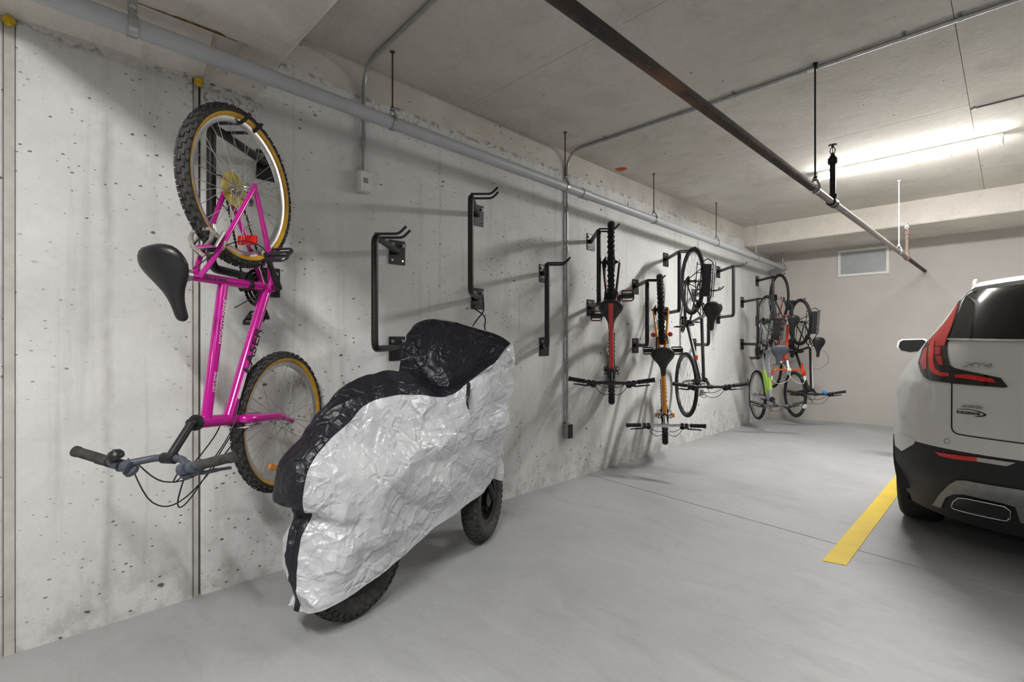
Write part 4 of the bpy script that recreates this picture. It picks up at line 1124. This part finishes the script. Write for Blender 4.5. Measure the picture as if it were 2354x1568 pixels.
#        ridge s,z      edge s,z,w           mid s,z,w            hem s,z,w        tilt weight
ROW = [(-.172, .140,   -.170, .140, .016,   -.162, .143, .045,   -.152, .145, .070,  0),
       (-.180, .300,   -.176, .300, .022,   -.125, .250, .095,   -.118, .152, .105,  0),
       (-.168, .430,   -.164, .430, .030,   -.060, .330, .145,   -.060, .162, .125,  0),
       (-.130, .530,   -.118, .520, .040,    .000, .400, .168,    .050, .180, .142,  0),
       (-.205, .568,   -.185, .566, .075,    .030, .470, .190,    .150, .202, .150,  0),
       (-.220, .640,   -.190, .650, .085,    .080, .520, .205,    .250, .228, .155,  0),
       (-.188, .745,   -.158, .735, .085,    .120, .580, .215,    .350, .255, .158,  0),
       (-.090, .850,   -.075, .815, .090,    .180, .620, .220,    .450, .285, .160,  0),
       ( .000, .945,    .020, .875, .095,    .240, .650, .220,    .540, .302, .160,  0),
       ( .090, 1.015,   .095, .935, .100,    .300, .670, .212,    .610, .312, .160,  0),
       ( .210, 1.060,   .210, .960, .110,    .380, .680, .204,    .670, .322, .158,  0),
       ( .360, 1.065,   .360, .955, .120,    .460, .690, .205,    .730, .328, .152,  0),
       ( .500, 1.040,   .480, .940, .130,    .550, .700, .210,    .790, .335, .150,  0),
       ( .620, .985,    .580, .940, .180,    .630, .710, .222,    .840, .340, .148,  .1),
       ( .745, .930,    .665, 1.040, .258,   .700, .730, .240,    .880, .345, .142,  .5),
       ( .800, 1.020,   .770, 1.150, .298,   .780, .750, .260,    .925, .352, .136,  1),
       ( .825, 1.240,   .865, 1.245, .322,   0.870, .770, .275,    .975, .365, .128,  1),
       ( .855, 1.318,   .905, 1.256, .328,   .940, .775, .285,   1.020, .380, .120,  1),
       ( .895, 1.300,   .930, 1.240, .322,   .985, .770, .265,   1.060, .390, .110,  1),
       ( .970, 1.140,   .975, 1.100, .285,   1.03, .735, .215,   1.100, .375, .115,  .8),
       (1.040, .900,    1.03, .880, .190,    1.09, .640, .165,   1.150, .355, .105,  .4),
       (1.125, .650,    1.12, .640, .115,    1.16, .500, .110,   1.200, .345, .090,  0),
       (1.235, .390,    1.235, .390, .045,   1.24, .365, .060,   1.245, .340, .070,  0)]
NT_, NQ = 290, 108
def row(t):
    return crom(ROW, t * (len(ROW) - 1))
def side_curve(rw, q):
    P0 = (rw[0], rw[1], 0.0); P1 = (rw[2], rw[3], rw[4]); P2 = (rw[5], rw[6], rw[7]); P3 = (rw[8], rw[9], rw[10])
    # spend more of the grid on the flanks
    knots = [0, .16, .6, 1.0]
    for i in range(3):
        if q <= knots[i + 1] or i == 2:
            f = (q - knots[i]) / (knots[i + 1] - knots[i]); break
    pts = [P0, P1, P2, P3]
    m0 = (P0[0], P0[1], -P1[2])
    a = m0 if i == 0 else pts[i - 1]; b = pts[i]; c = pts[i + 1]; d_ = pts[i + 2] if i < 2 else tuple(2 * u - v for u, v in zip(P3, P2))
    return [0.5 * (2 * q1 + (q2 - q0) * f + (2 * q0 - 5 * q1 + 4 * q2 - q3) * f * f + (3 * q1 - q0 - 3 * q2 + q3) * f ** 3) * 1.0 if False else
            (1 - f) * q1 + f * q2 + .5 * f * (1 - f) * ((1 - f) * ((q2 - q0) * .5 - (q2 - q1)) * 1.2 - f * ((q3 - q1) * .5 - (q2 - q1)) * 1.2)
            for q0, q1, q2, q3 in zip(a, b, c, d_)]
_rw = random.Random(11); WAV = []
for k_ in range(9):
    d_ = V((_rw.gauss(0, 1), _rw.gauss(0, 1), _rw.gauss(0, 1))); d_ -= cp * d_.dot(cp) * .8; d_.normalize()
    WAV.append((d_, 2.2 + .8 * k_, _rw.random() * 9, V((_rw.random() * 20, _rw.random() * 20, _rw.random() * 20))))
def facet(a, b, cell, seed):
    """heights on a lattice joined by flat triangles: crumpled cloth"""
    x = a / cell; y = b / cell; i = math.floor(x); j = math.floor(y); u = x - i; v_ = y - j
    H = lambda p, q: noise.cell((p + .5, q + .5, seed))
    if noise.cell((i + .5, j + .5, seed + 50.5)) > 0:
        if u > v_: return H(i, j) * (1 - u) + H(i + 1, j) * (u - v_) + H(i + 1, j + 1) * v_
        return H(i, j) * (1 - v_) + H(i, j + 1) * (v_ - u) + H(i + 1, j + 1) * u
    if u + v_ < 1: return H(i, j) * (1 - u - v_) + H(i + 1, j) * u + H(i, j + 1) * v_
    return H(i + 1, j + 1) * (u + v_ - 1) + H(i, j + 1) * (1 - u) + H(i + 1, j) * (1 - v_)
def crease(p):
    r_ = p - O; s_ = r_.dot(ce_); w_ = r_.dot(cp); z_ = p.z
    n1 = noise.noise(p * 3.1 + V((9, 0, 0))); n2 = noise.noise(p * 3.1 + V((0, 9, 0)))
    a = s_ + .35 * w_ + .05 * n1; b = z_ + .65 * w_ + .05 * n2
    h = .0150 * facet(a * .8 + b * .6, b * .8 - a * .6, .115, 1.5)
    h += .0060 * facet(a * .3 - b * .95, b * .3 + a * .95, .052, 7.5) * min(1, max(.15, .7 + 1.6 * n1))
    h += .0028 * facet(a * .9 + b * .44, b * .9 - a * .44, .024, 3.5) * min(1, max(0, .5 + 2 * n2))
    for (d_, f_, ph, o_) in WAV:
        mk = noise.noise(p * 2.8 + o_) * 2.8 - .35
        if mk <= 0: continue
        x = p.dot(d_) * f_ + ph + .25 * n1
        h += (abs(x - math.floor(x) - .5) - .25) * min(1, mk) * .17 / f_
    return h
grid = []
for i in range(NT_ + 1):
    t = i / NT_; rw = row(t); line = []
    for j in range(-NQ, NQ + 1):
        q = abs(j) / NQ; s = 1 if j >= 0 else -1
        sc, zc, wc = side_curve(rw, q)
        wv = wc * s
        # the bars sit turned: the wall side is higher and nearer the seat
        bl_ = max(0, 1 - t * (len(ROW) - 1) / 6.0) * min(1, max(0, t * (len(ROW) - 1) - .6) / 2.4) * sin(pi * min(1, q * 1.1)) if s < 0 else 0
        wv *= 1 + .35 * bl_; sc -= .09 * bl_
        lift = rw[11] * max(0, min(1, (zc - .75) / .4))
        zc2 = zc - .20 * wv * lift; sc2 = sc + .06 * wv * lift
        line.append(WR(sc2, wv, zc2))
    grid.append(line)
W_ = 2 * NQ + 1
disp = []
for i in range(NT_ + 1):
    ln_ = []
    for j in range(W_):
        a = grid[max(i - 1, 0)][j]; b = grid[min(i + 1, NT_)][j]; c = grid[i][max(j - 1, 0)]; d_ = grid[i][min(j + 1, W_ - 1)]
        n_ = (b - a).cross(d_ - c)
        n_ = n_.normalized() if n_.length > 1e-9 else V((0, 0, 1))
        q = abs(j - NQ) / NQ
        # outward is away from the central plane / upward
        outw = (cp * (1 if j >= NQ else -1)) if q > .25 else V((0, 0, 1)) - ce_ * (.8 if i < NT_ * .4 else -.6)
        if n_.dot(outw) < 0: n_ = -n_
        p = grid[i][j]
        amp = 1.0 if q > .16 else .6
        k = min(1, (1 - q) * 6 + .45)
        ln_.append(p + n_ * crease(p) * amp * k)
    disp.append(ln_)
def is_black(i, j):
    t = i / NT_ * (len(ROW) - 1); q = abs(j + .5 - NQ) / NQ
    lim = .165 if t < 16.9 else -1
    return q < lim
def panel(black, name, m):
    idx = {}; vs = []; fs = []
    def vid(i, j):
        if (i, j) not in idx: idx[(i, j)] = len(vs); vs.append(tuple(disp[i][j]))
        return idx[(i, j)]
    for i in range(NT_):
        for j in range(W_ - 1):
            if is_black(i, j) == black: fs.append((vid(i, j), vid(i + 1, j), vid(i + 1, j + 1), vid(i, j + 1)))
    mb = MB(); mb.add(vs, fs)
    return mb.build(name, m, cv, 11)
panel(False, 'silver_panel', M_SILVER); panel(True, 'black_panel', M_BLKFAB)
# tie strap hanging off the front flap
m = MB(); q0 = WR(.64, .245, .995)
m.tube(curve([q0 + cp * .0, q0 + cp * .02 - V((0, 0, .05)) - ce_ * .03, q0 + cp * .03 - V((0, 0, .09)) - ce_ * .05, q0 + cp * .035 - V((0, 0, .125)) - ce_ * .045], 5), [.010] * 8 + [.007] * 5 + [.004] * 3, 6, flat=.6); m.build('tie_strap', M_BLKFAB, cv, 60)
for (s, r_, lean) in ((0.115, .250, .04), (1.085, .255, -.28)):
    C0 = WR(s, .02, r_); e2 = (ce_ + cp * lean).normalized(); yv = V((0, 0, 1)).cross(e2)
    FM = frame_from(e2, yv, C0)
    # local: x along bike, y across, z up
    tr_ = .058
    m = MB(FM); rc = r_ - tr_
    m.tube([V((cos(2 * pi * i / 56) * rc, 0, sin(2 * pi * i / 56) * rc)) for i in range(56)], tr_ * .95, 14, closed=True)
    for k in range(40):
        for (la, da) in ((-.75, 0), (-.25, .5), (.25, .5), (.75, 0), (-1.15, .5), (1.15, .5)):
            a = 2 * pi * (k + da) / 40; er = V((cos(a), 0, sin(a))); et = V((-sin(a), 0, cos(a))); ey = V((0, 1, 0))
            nr = er * cos(la) + ey * sin(la); tg = ey * cos(la) - er * sin(la)
            m.box(er * rc + nr * tr_ * .95, (tr_ * .16, tr_ * .34, .020), Matrix((nr, tg, et)).transposed())
    to = m.build('wheel', M_RUBBERGREY, cv, 40)
    m = MB(FM); rr = rc - tr_ * .72
    m.lathe([(rr - .03, -.030), (rr, -.036), (rr + .008, -.036), (rr + .008, .036), (rr, .036), (rr - .03, .030)], V(), (0, 1, 0), 40, closed=True)
    for k in range(6):
        a = 2 * pi * k / 6; m.tube([V((cos(a) * .03, 0, sin(a) * .03)), V((cos(a) * (rr - .02), 0, sin(a) * (rr - .02)))], .012, 8)
    m.lathe([(.05, -.04), (.05, .04)], V(), (0, 1, 0), 20)
    m.build('rim', M_DKSTEEL, to, 40)
# frame the cover hangs on: seat, posts, fork and bars
m = MB()
m.tube([WR(.115, .02, .255), WR(.30, 0, .45), WR(.36, 0, .92)], .022, 10); m.tube([WR(.30, 0, .45), WR(.75, 0, .42), WR(.90, 0, .85), WR(.86, 0, 1.12)], .026, 10)
for s in (-1, 1): m.tube([WR(.90, s * .03, .80), WR(1.085, .02 + s * .075, .26)], .018, 10); m.tube([WR(.28, s * .03, .42), WR(.115, .02 + s * .075, .26)], .014, 10)
m.tube([WR(.86, 0, 1.12), WR(.86, .20, 1.13), WR(.86, .27, 1.12)], .014, 8); m.tube([WR(.86, 0, 1.12), WR(.85, -.20, 1.19), WR(.85, -.27, 1.20)], .014, 8)
m.rbox(WR(.34, 0, .91), (.12, .22, .05), .01)
m.build('frame', M_BLACK, cv, 40)

# ------------------------------------------------------------------ white car
ZT = [.20, .30, .45, .62, .75, .95, 1.05, 1.2, 1.35, 1.5, 1.56, 1.60, 1.625]
YR_ = [3.62, 3.55, 3.47, 3.46, 3.50, 3.58, 3.63, 3.70, 3.84, 3.98, 4.06, 4.25, 4.6]
WD = [.88, .90, .925, .935, .94, .93, .885, .80, .715, .63, .57, .46, .25]
KT = [.42, .44, .45, .45, .45, .45, .45, .45, .42, .36, .32, .25, .2]
YFR = [8.00, 8.06, 8.08, 8.08, 8.05, 7.98, 7.0, 6.75, 6.45, 6.1, 5.9, 5.6, 5.2]
XC = 3.11
car = thing('car', 'white crossover car parked nose to the back wall, cut off by the right edge', 'car', (XC, 5.77, 0))
CO = V((XC, 5.77, 0))
def smooth_tab(z, tab):
    return interp(z, ZT, tab)
def car_pt(x, z, off=0.0):
    """point on the rear surface at x from the centre line; off pushes out along the normal"""
    def yy(x, z):
        w = smooth_tab(z, WD); a = min(abs(x) / w, .99)
        return smooth_tab(z, YR_) + smooth_tab(z, KT) * a ** 4
    w = smooth_tab(z, WD); x = max(-w * .99, min(w * .99, x))
    y = yy(x, z)
    if off:
        h = .004
        dx = (yy(x + h, z) - yy(x - h, z)) / (2 * h); dz = (yy(x, z + h) - yy(x, z - h)) / (2 * h)
        n = V((dx, -1, dz)).normalized()
        return V((XC + x, y, z)) + n * off - CO
    return V((XC + x, y, z)) - CO
# body: stacked plan outlines
zl = []
for i in range(len(ZT) - 1):
    k = 4 if ZT[i + 1] - ZT[i] > .1 else 2
    zl += [ZT[i] + (ZT[i + 1] - ZT[i]) * j / k for j in range(k)]
zl.append(ZT[-1])
WHY = [4.37, 7.15]; WHZ = .35; ARCH = .405
NU = 22; NS = 44
def outline(z):
    w = smooth_tab(z, WD); yr = smooth_tab(z, YR_); k = smooth_tab(z, KT); yf = smooth_tab(z, YFR); kf = min(.5, (yf - yr) * .3)
    P = []
    for i in range(NU): 
        a = 1 - (1 - i / NU) ** 2.0; P.append((a * w, yr + k * a ** 4))
    for i in range(NS): P.append((w, yr + k + (yf - kf - yr - k) * i / NS))
    for i in range(NU + 1):
        a = 1 - (i / NU) ** 2.0; P.append((a * w, yf - kf * a ** 4))
    return P
body = MB(); bvs = []; OL = [outline(z) for z in zl]; NP = len(OL[0])
full = []
for z, ol in zip(zl, OL):
    ring = [V((XC + x, y, z)) - CO for x, y in ol] + [V((XC - x, y, z)) - CO for x, y in reversed(ol[1:-1])]
    full.append(ring)
NR = len(full[0])
vs = [p for r in full for p in r]
fw_, fb_ = [], []
for i in range(len(full) - 1):
    for j in range(NR):
        j2 = (j + 1) % NR
        q = (i * NR + j, i * NR + j2, (i + 1) * NR + j2, (i + 1) * NR + j)
        c = sum((vs[k] for k in q), V()) / 4 + CO
        if abs(c.x - XC) > .80 and any((c.y - wy) ** 2 + (c.z - WHZ) ** 2 < ARCH ** 2 for wy in WHY): continue
        low = c.z < (.60 if c.y < 4.3 or c.y > 7.6 else .40)
        (fb_ if low else fw_).append(q)
fw_.append(tuple((len(full) - 1) * NR + j for j in range(NR)))
fb_.append(tuple(reversed(range(NR))))
body.add(vs, fw_); body.build('body', M_CAR, car, 35)
bl = MB(); bl.add(vs, fb_); bl.build('bumper', M_CARBLACK, car, 35)

def surf_patch(poly, off, name, m, parent, grid=.018, back=.012):
    """closed (x,z) polygon laid on the rear surface, subdivided so that it follows the curve"""
    import bmesh
    bm = bmesh.new()
    fv = [bm.verts.new((x, 0, z)) for x, z in poly]
    bm.faces.new(fv)
    xs_ = [p[0] for p in poly]; zs_ = [p[1] for p in poly]
    x = math.floor(min(xs_) / grid) * grid + grid
    while x < max(xs_):
        bmesh.ops.bisect_plane(bm, geom=bm.verts[:] + bm.edges[:] + bm.faces[:], plane_co=(x, 0, 0), plane_no=(1, 0, 0)); x += grid
    z = math.floor(min(zs_) / grid) * grid + grid
    while z < max(zs_):
        bmesh.ops.bisect_plane(bm, geom=bm.verts[:] + bm.edges[:] + bm.faces[:], plane_co=(0, 0, z), plane_no=(0, 0, 1)); z += grid
    bed = [e for e in bm.edges if len(e.link_faces) == 1]
    flat = {v: (v.co.x, v.co.z) for v in bm.verts}
    r = bmesh.ops.extrude_edge_only(bm, edges=bed)
    newv = [g_ for g_ in r['geom'] if isinstance(g_, bmesh.types.BMVert)]
    for v in newv: flat[v] = (v.co.x, v.co.z); 
    ns = set(newv)
    for v in bm.verts:
        a = flat[v]; v.co = car_pt(a[0], a[1], off - back if v in ns else off)
    bmesh.ops.recalc_face_normals(bm, faces=bm.faces)
    me = bpy.data.meshes.new(name); bm.to_mesh(me); bm.free()
    for p in me.polygons: p.use_smooth = True
    me.set_sharp_from_angle(angle=radians(40))
    me.materials.append(m); o = bpy.data.objects.new(name, me); COL.objects.link(o); o.parent = parent
    return o
def surf_line(pts, wdt, off, name, m, parent, closed=False):
    pp = []
    for i in range(len(pts) - (0 if closed else 1)):
        a = pts[i]; b = pts[(i + 1) % len(pts)]; n = max(2, int(math.hypot(b[0] - a[0], b[1] - a[1]) / .02))
        pp += [(a[0] + (b[0] - a[0]) * k / n, a[1] + (b[1] - a[1]) * k / n) for k in range(n)]
    if not closed: pp.append(pts[-1])
    mb = MB(); mb.tube([car_pt(x, z, off) for x, z in pp], wdt / 2, 6, closed=closed)
    return mb.build(name, m, parent, 60)
mir = lambda poly: [(-x, z) for x, z in reversed(poly)]
LAMP = [(-.636, 1.469), (-.644, 1.372), (-.660, 1.287), (-.674, 1.221), (-.679, 1.171), (-.669, 1.113), (-.655, 1.067), (-.632, 1.050), (-.567, 1.036), (-.447, 1.010), (-.423, .969), (-.437, .964),
        (-.642, .968), (-.751, .975), (-.774, .991), (-.792, 1.014), (-.815, 1.067), (-.805, 1.153), (-.786, 1.195), (-.742, 1.259), (-.708, 1.315), (-.683, 1.365), (-.662, 1.415), (-.648, 1.455)]
RED = [(-.640, 1.460), (-.645, 1.430), (-.663, 1.287), (-.679, 1.221), (-.685, 1.173), (-.731, 1.172), (-.737, 1.206), (-.759, 1.206), (-.770, 1.176), (-.772, 1.203), (-.736, 1.260), (-.703, 1.314), (-.679, 1.365), (-.659, 1.415), (-.646, 1.450)]
LST = [(-.759, 1.206), (-.765, 1.169), (-.758, 1.094), (-.747, 1.037), (-.725, 1.010), (-.693, .999), (-.653, 1.001), (-.654, 1.019), (-.694, 1.022), (-.718, 1.039), (-.731, 1.076), (-.738, 1.170), (-.739, 1.206)]
SG1 = [(-.731, 1.165), (-.702, 1.166), (-.698, 1.122), (-.726, 1.120)]
SG2 = [(-.725, 1.108), (-.695, 1.112), (-.681, 1.061), (-.705, 1.064)]
STK = [(-.630, 1.012), (-.574, 1.018), (-.478, 1.003), (-.465, .985), (-.523, .987), (-.580, .996), (-.626, .998)]
OUTR = [(-.775, 1.165), (-.770, 1.090), (-.762, 1.035), (-.780, 1.030), (-.802, 1.072), (-.794, 1.150)]
for f_ in (lambda p: p, mir):
    L = surf_patch(f_(LAMP), .008, 'tail_lamp', M_CARGLOSS, car)
    surf_patch(f_(RED), .0105, 'lens', M_LAMPRED, L, back=.004)
    surf_patch(f_(OUTR), .0105, 'lens', M_LAMPRED, L, back=.004)
    surf_patch(f_(LST), .0114, 'lens', M_LAMPBRIGHT, L, back=.004)
    surf_patch(f_(SG1), .0115, 'lens', M_LAMPRED, L, back=.004); surf_patch(f_(SG2), .0115, 'lens', M_LAMPRED, L, back=.004)
    surf_patch(f_(STK), .0115, 'lens', M_LAMPBRIGHT, L, back=.004)
    surf_patch(f_([(-.927, .634), (-.927, .552), (-.880, .532), (-.812, .600), (-.800, .634)]), .004, 'bumper_corner', M_CAR, car)
GL = [(-.672, 1.218), (-.656, 1.287), (-.640, 1.372), (-.626, 1.450), (-.612, 1.492), (-.585, 1.516), (-.359, 1.528), (0, 1.534)]
surf_patch(GL + mir(GL)[1:] , .005, 'rear_window', M_GLASS, car, grid=.04)
CS = [(-.675, 1.219), (-.675, 1.209), (0, 1.200), (0, 1.209)]
CSP = [(-.675, 1.2185), (-.360, 1.209), (.360, 1.209), (.675, 1.2185), (.675, 1.2085), (.360, 1.199), (-.360, 1.199), (-.675, 1.2085)]
surf_patch(CSP, .009, 'chrome_strip', M_CHROME, car, grid=.03)
SPL = [(-.578, 1.512), (-.560, 1.529), (-.359, 1.540), (.359, 1.540), (.560, 1.529), (.578, 1.512), (.575, 1.535), (.545, 1.560), (.359, 1.572), (-.359, 1.572), (-.545, 1.560), (-.575, 1.535)]
surf_patch(SPL, .022, 'spoiler', M_CAR, car, grid=.03, back=.04)
SEAM = [(-.644, .968), (-.639, .745), (-.633, .716), (-.612, .705), (-.366, .703), (.366, .703), (.612, .705), (.633, .716), (.639, .745), (.644, .968)]
SEAM = [p.to_tuple()[:2] for p in fillet([(x, z, 0) for x, z in [(-.644, .968), (-.638, .706), (-.366, .702), (.366, .702), (.638, .706), (.644, .968)]], .035, 6)]
surf_line(SEAM, .007, .0005, 'tailgate_seam', M_BLACKINK, car)
surf_line([(-.640, 1.465), (-.618, 1.500), (-.600, 1.535), (-.560, 1.565)], .005, .001, 'pillar_seam', M_BLACKINK, car)
# diffuser skid plate, exhaust tips, reflectors, sensors
SK = [(-.727, .255), (-.684, .355), (-.641, .432), (-.611, .461), (-.579, .471), (-.367, .478), (.367, .478), (.579, .471), (.611, .461), (.641, .432), (.684, .355), (.727, .255), (.688, .255), (.662, .339), (.626, .377), (.584, .393), (.440, .393), (.394, .384), (.376, .300),
      (-.376, .300), (-.394, .384), (-.440, .393), (-.584, .393), (-.626, .377), (-.662, .339), (-.688, .255)]
surf_patch(SK, .012, 'skid_plate', M_SKID, car, grid=.03, back=.02)
EX = [(-.640, .290), (-.628, .329), (-.606, .362), (-.569, .371), (-.433, .374), (-.412, .356), (-.412, .312), (-.426, .292), (-.459, .289), (-.625, .280)]
RF = [(-.705, .590), (-.533, .605), (-.533, .584), (-.631, .573), (-.683, .574)]
CLR = [(-.533, .605), (-.394, .607), (-.426, .584), (-.533, .584)]
for f_ in (lambda p: p, mir):
    E_ = surf_patch(f_(EX), .006, 'exhaust_outlet', M_CARGLOSS, car)
    surf_line(f_(EX), .008, .010, 'rim', M_CHROME, E_, closed=True)
    surf_patch(f_(RF), .008, 'reflector', M_REDREF, car); surf_patch(f_(CLR), .008, 'reverse_lamp', M_CLEARLENS, car)
    surf_line([(f_([(-.657, .660)])[0][0] + .012 * cos(2 * pi * k / 16), .660 + .012 * sin(2 * pi * k / 16)) for k in range(16)], .0022, .001, 'parking_sensor', M_GREYCABLE, car, closed=True)
# badge lettering
def car_text(body, x, z, size, m, name='badge', ex=.003, sx=1.0, bold=0.0, shear=0.0, rot=0.0):
    p = car_pt(x, z, .003); px = car_pt(x + .01, z, .003); pz = car_pt(x, z + .01, .003)
    M_ = frame_from(px - p, pz - p, p)
    if rot: M_ = M_ @ Matrix.Rotation(rot, 4, 'Z')
    return text(name, body, size, m, car, M_, ex, sx=sx, bold=bold, shear=shear)
car_text('XT4', -.539, 1.072, .040, M_CHROME, sx=1.75)
car_text('AWD', -.557, .853, .022, M_CHROME, sx=1.7)
car_text('SURGENOR', -.572, .820, .0195, M_BLACKINK, sx=1.02, bold=.0006, ex=.0005)
_o = [p.to_tuple()[:2] for p in curve([(-.621, .8345, 0), (-.590, .8395, 0), (-.555, .8395, 0), (-.522, .8335, 0), (-.501, .8225, 0), (-.515, .8105, 0), (-.551, .8050, 0)], 5)]
_i = [p.to_tuple()[:2] for p in curve([(-.532, .8110, 0), (-.518, .8150, 0), (-.512, .8215, 0), (-.524, .8290, 0), (-.555, .8365, 0), (-.590, .8375, 0)], 5)]
sw_ = _o + _i
surf_patch(sw_, .0018, 'badge', M_BLACKINK, car, back=.003)
# license plate recess is out of frame; wheels, arches, side glass, mirror, rails
for sx_ in (-1, 1):
    for wy in WHY:
        c = V((XC + sx_ * .832, wy, WHZ)) - CO
        m = MB(); m.lathe([(.255, -.105), (.33, -.105), (.348, -.085), (.352, -.04), (.352, .04), (.348, .085), (.33, .105), (.255, .105)], c, (1, 0, 0), 44, closed=True)
        wo = m.build('wheel', M_RUBBER, car, 35)
        m = MB(); m.lathe([(.06, .0), (.10, .03), (.20, .035), (.25, .06), (.256, .10), (.256, -.10)], c + V((sx_ * .01, 0, 0)), (sx_, 0, 0), 36)
        for k in range(5):
            a = 2 * pi * k / 5; m.tube([c + V((sx_ * .085, 0, 0)), c + V((sx_ * .09, cos(a) * .245, sin(a) * .245))], [.045, .03], 8, flat=.4)
        m.build('rim', M_ALU, wo, 40)
        m = MB(); pr_ = []; 
        for k in range(33):
            a = radians(-8) + radians(196) * k / 32
            y1, z1_ = cos(a) * (ARCH - .012), sin(a) * (ARCH - .012); y2, z2_ = cos(a) * (ARCH + .050), sin(a) * (ARCH + .050)
            xo = sx_ * (smooth_tab(min(max(WHZ + z2_, .2), .9), WD) + .012)
            pr_.append([V((XC + xo, wy + y1, WHZ + z1_)) - CO, V((XC + xo, wy + y2, WHZ + z2_)) - CO, V((XC + xo - sx_ * .05, wy + y2, WHZ + z2_)) - CO, V((XC + xo - sx_ * .12, wy + y1, WHZ + z1_)) - CO])
        m.loft(pr_); m.build('wheel_arch', M_CARBLACK, car, 40)
        m = MB(); rg = []
        for k in range(17):
            a = pi * k / 16; rg.append([V((XC + sx_ * .55, wy + cos(a) * ARCH, WHZ + sin(a) * ARCH)) - CO, V((XC + sx_ * .90, wy + cos(a) * ARCH, WHZ + sin(a) * ARCH)) - CO])
        m.loft(rg, closed=False); m.build('wheel_well', M_CARBLACK, car, 40)
    def side_pt(y, z, off): return V((XC + sx_ * (smooth_tab(z, WD) + off), y, z)) - CO
    for (ya, yb, yc, yd) in ((4.45, 5.05, 5.05, 4.62), (5.12, 6.05, 5.95, 5.12), (6.12, 6.72, 6.10, 6.06)):
        m = MB(); rg = []
        for k in range(7):
            t = k / 6; z = 1.08 + (1.47 - 1.08) * t
            rg.append([side_pt(ya + (yd - ya) * t, z, .006), side_pt(yb + (yc - yb) * t, z, .006)])
        m.loft(rg, closed=False); m.build('side_window', M_GLASS, car, 40)
    m = MB(); bx = XC + sx_ * .575 - CO.x
    m.tube(fillet([V((bx, 4.38 - CO.y, 1.555)), V((bx, 4.45 - CO.y, 1.603)), V((bx, 5.75 - CO.y, 1.603)), V((bx, 5.85 - CO.y, 1.555))], .06, 5), .017, 10); m.build('roof_rail', M_CAR, car, 40)
    # door mirror: shell, dark glass, and a door handle
    mc = V((XC + sx_ * 1.075, 6.08, 1.165)) - CO
    rgs = []
    for (dy, k) in ((-.035, .86), (-.030, .97), (0, 1.0), (.05, .86), (.085, .5)):
        rgs.append([mc + V((sx_ * x * k, dy, z * k)) for x, z in ((-.115, -.03), (-.10, -.060), (.02, -.078), (.10, -.058), (.125, -.015), (.115, .040), (.085, .060), (-.09, .066), (-.115, .05))])
    mo = MB().loft(rgs).build('door_mirror', M_CAR, car, 30)
    MB().prism([mc + V((sx_ * x * .84, -.0385, z * .84)) for x, z in ((-.115, -.03), (-.10, -.060), (.02, -.078), (.10, -.058), (.125, -.015), (.115, .040), (.085, .060), (-.09, .066), (-.115, .05))], (0, .002, 0)).build('mirror_glass', M_MIRROR, mo, 30)
    MB().rbox(mc + V((-sx_ * .14, .03, -.05)), (.16, .05, .04), .01).build('mirror_arm', M_CARBLACK, mo, 30)
    for yy_ in (4.95, 5.95):
        hx = smooth_tab(1.0, WD)
        MB().tube(fillet([V((XC + sx_ * hx, yy_ - .09, 1.0)) - CO, V((XC + sx_ * (hx + .040), yy_ - .08, 1.0)) - CO, V((XC + sx_ * (hx + .040), yy_ + .08, 1.0)) - CO, V((XC + sx_ * hx, yy_ + .09, 1.0)) - CO], .02, 4), .011, 8).build('door_handle', M_CAR, car, 40)
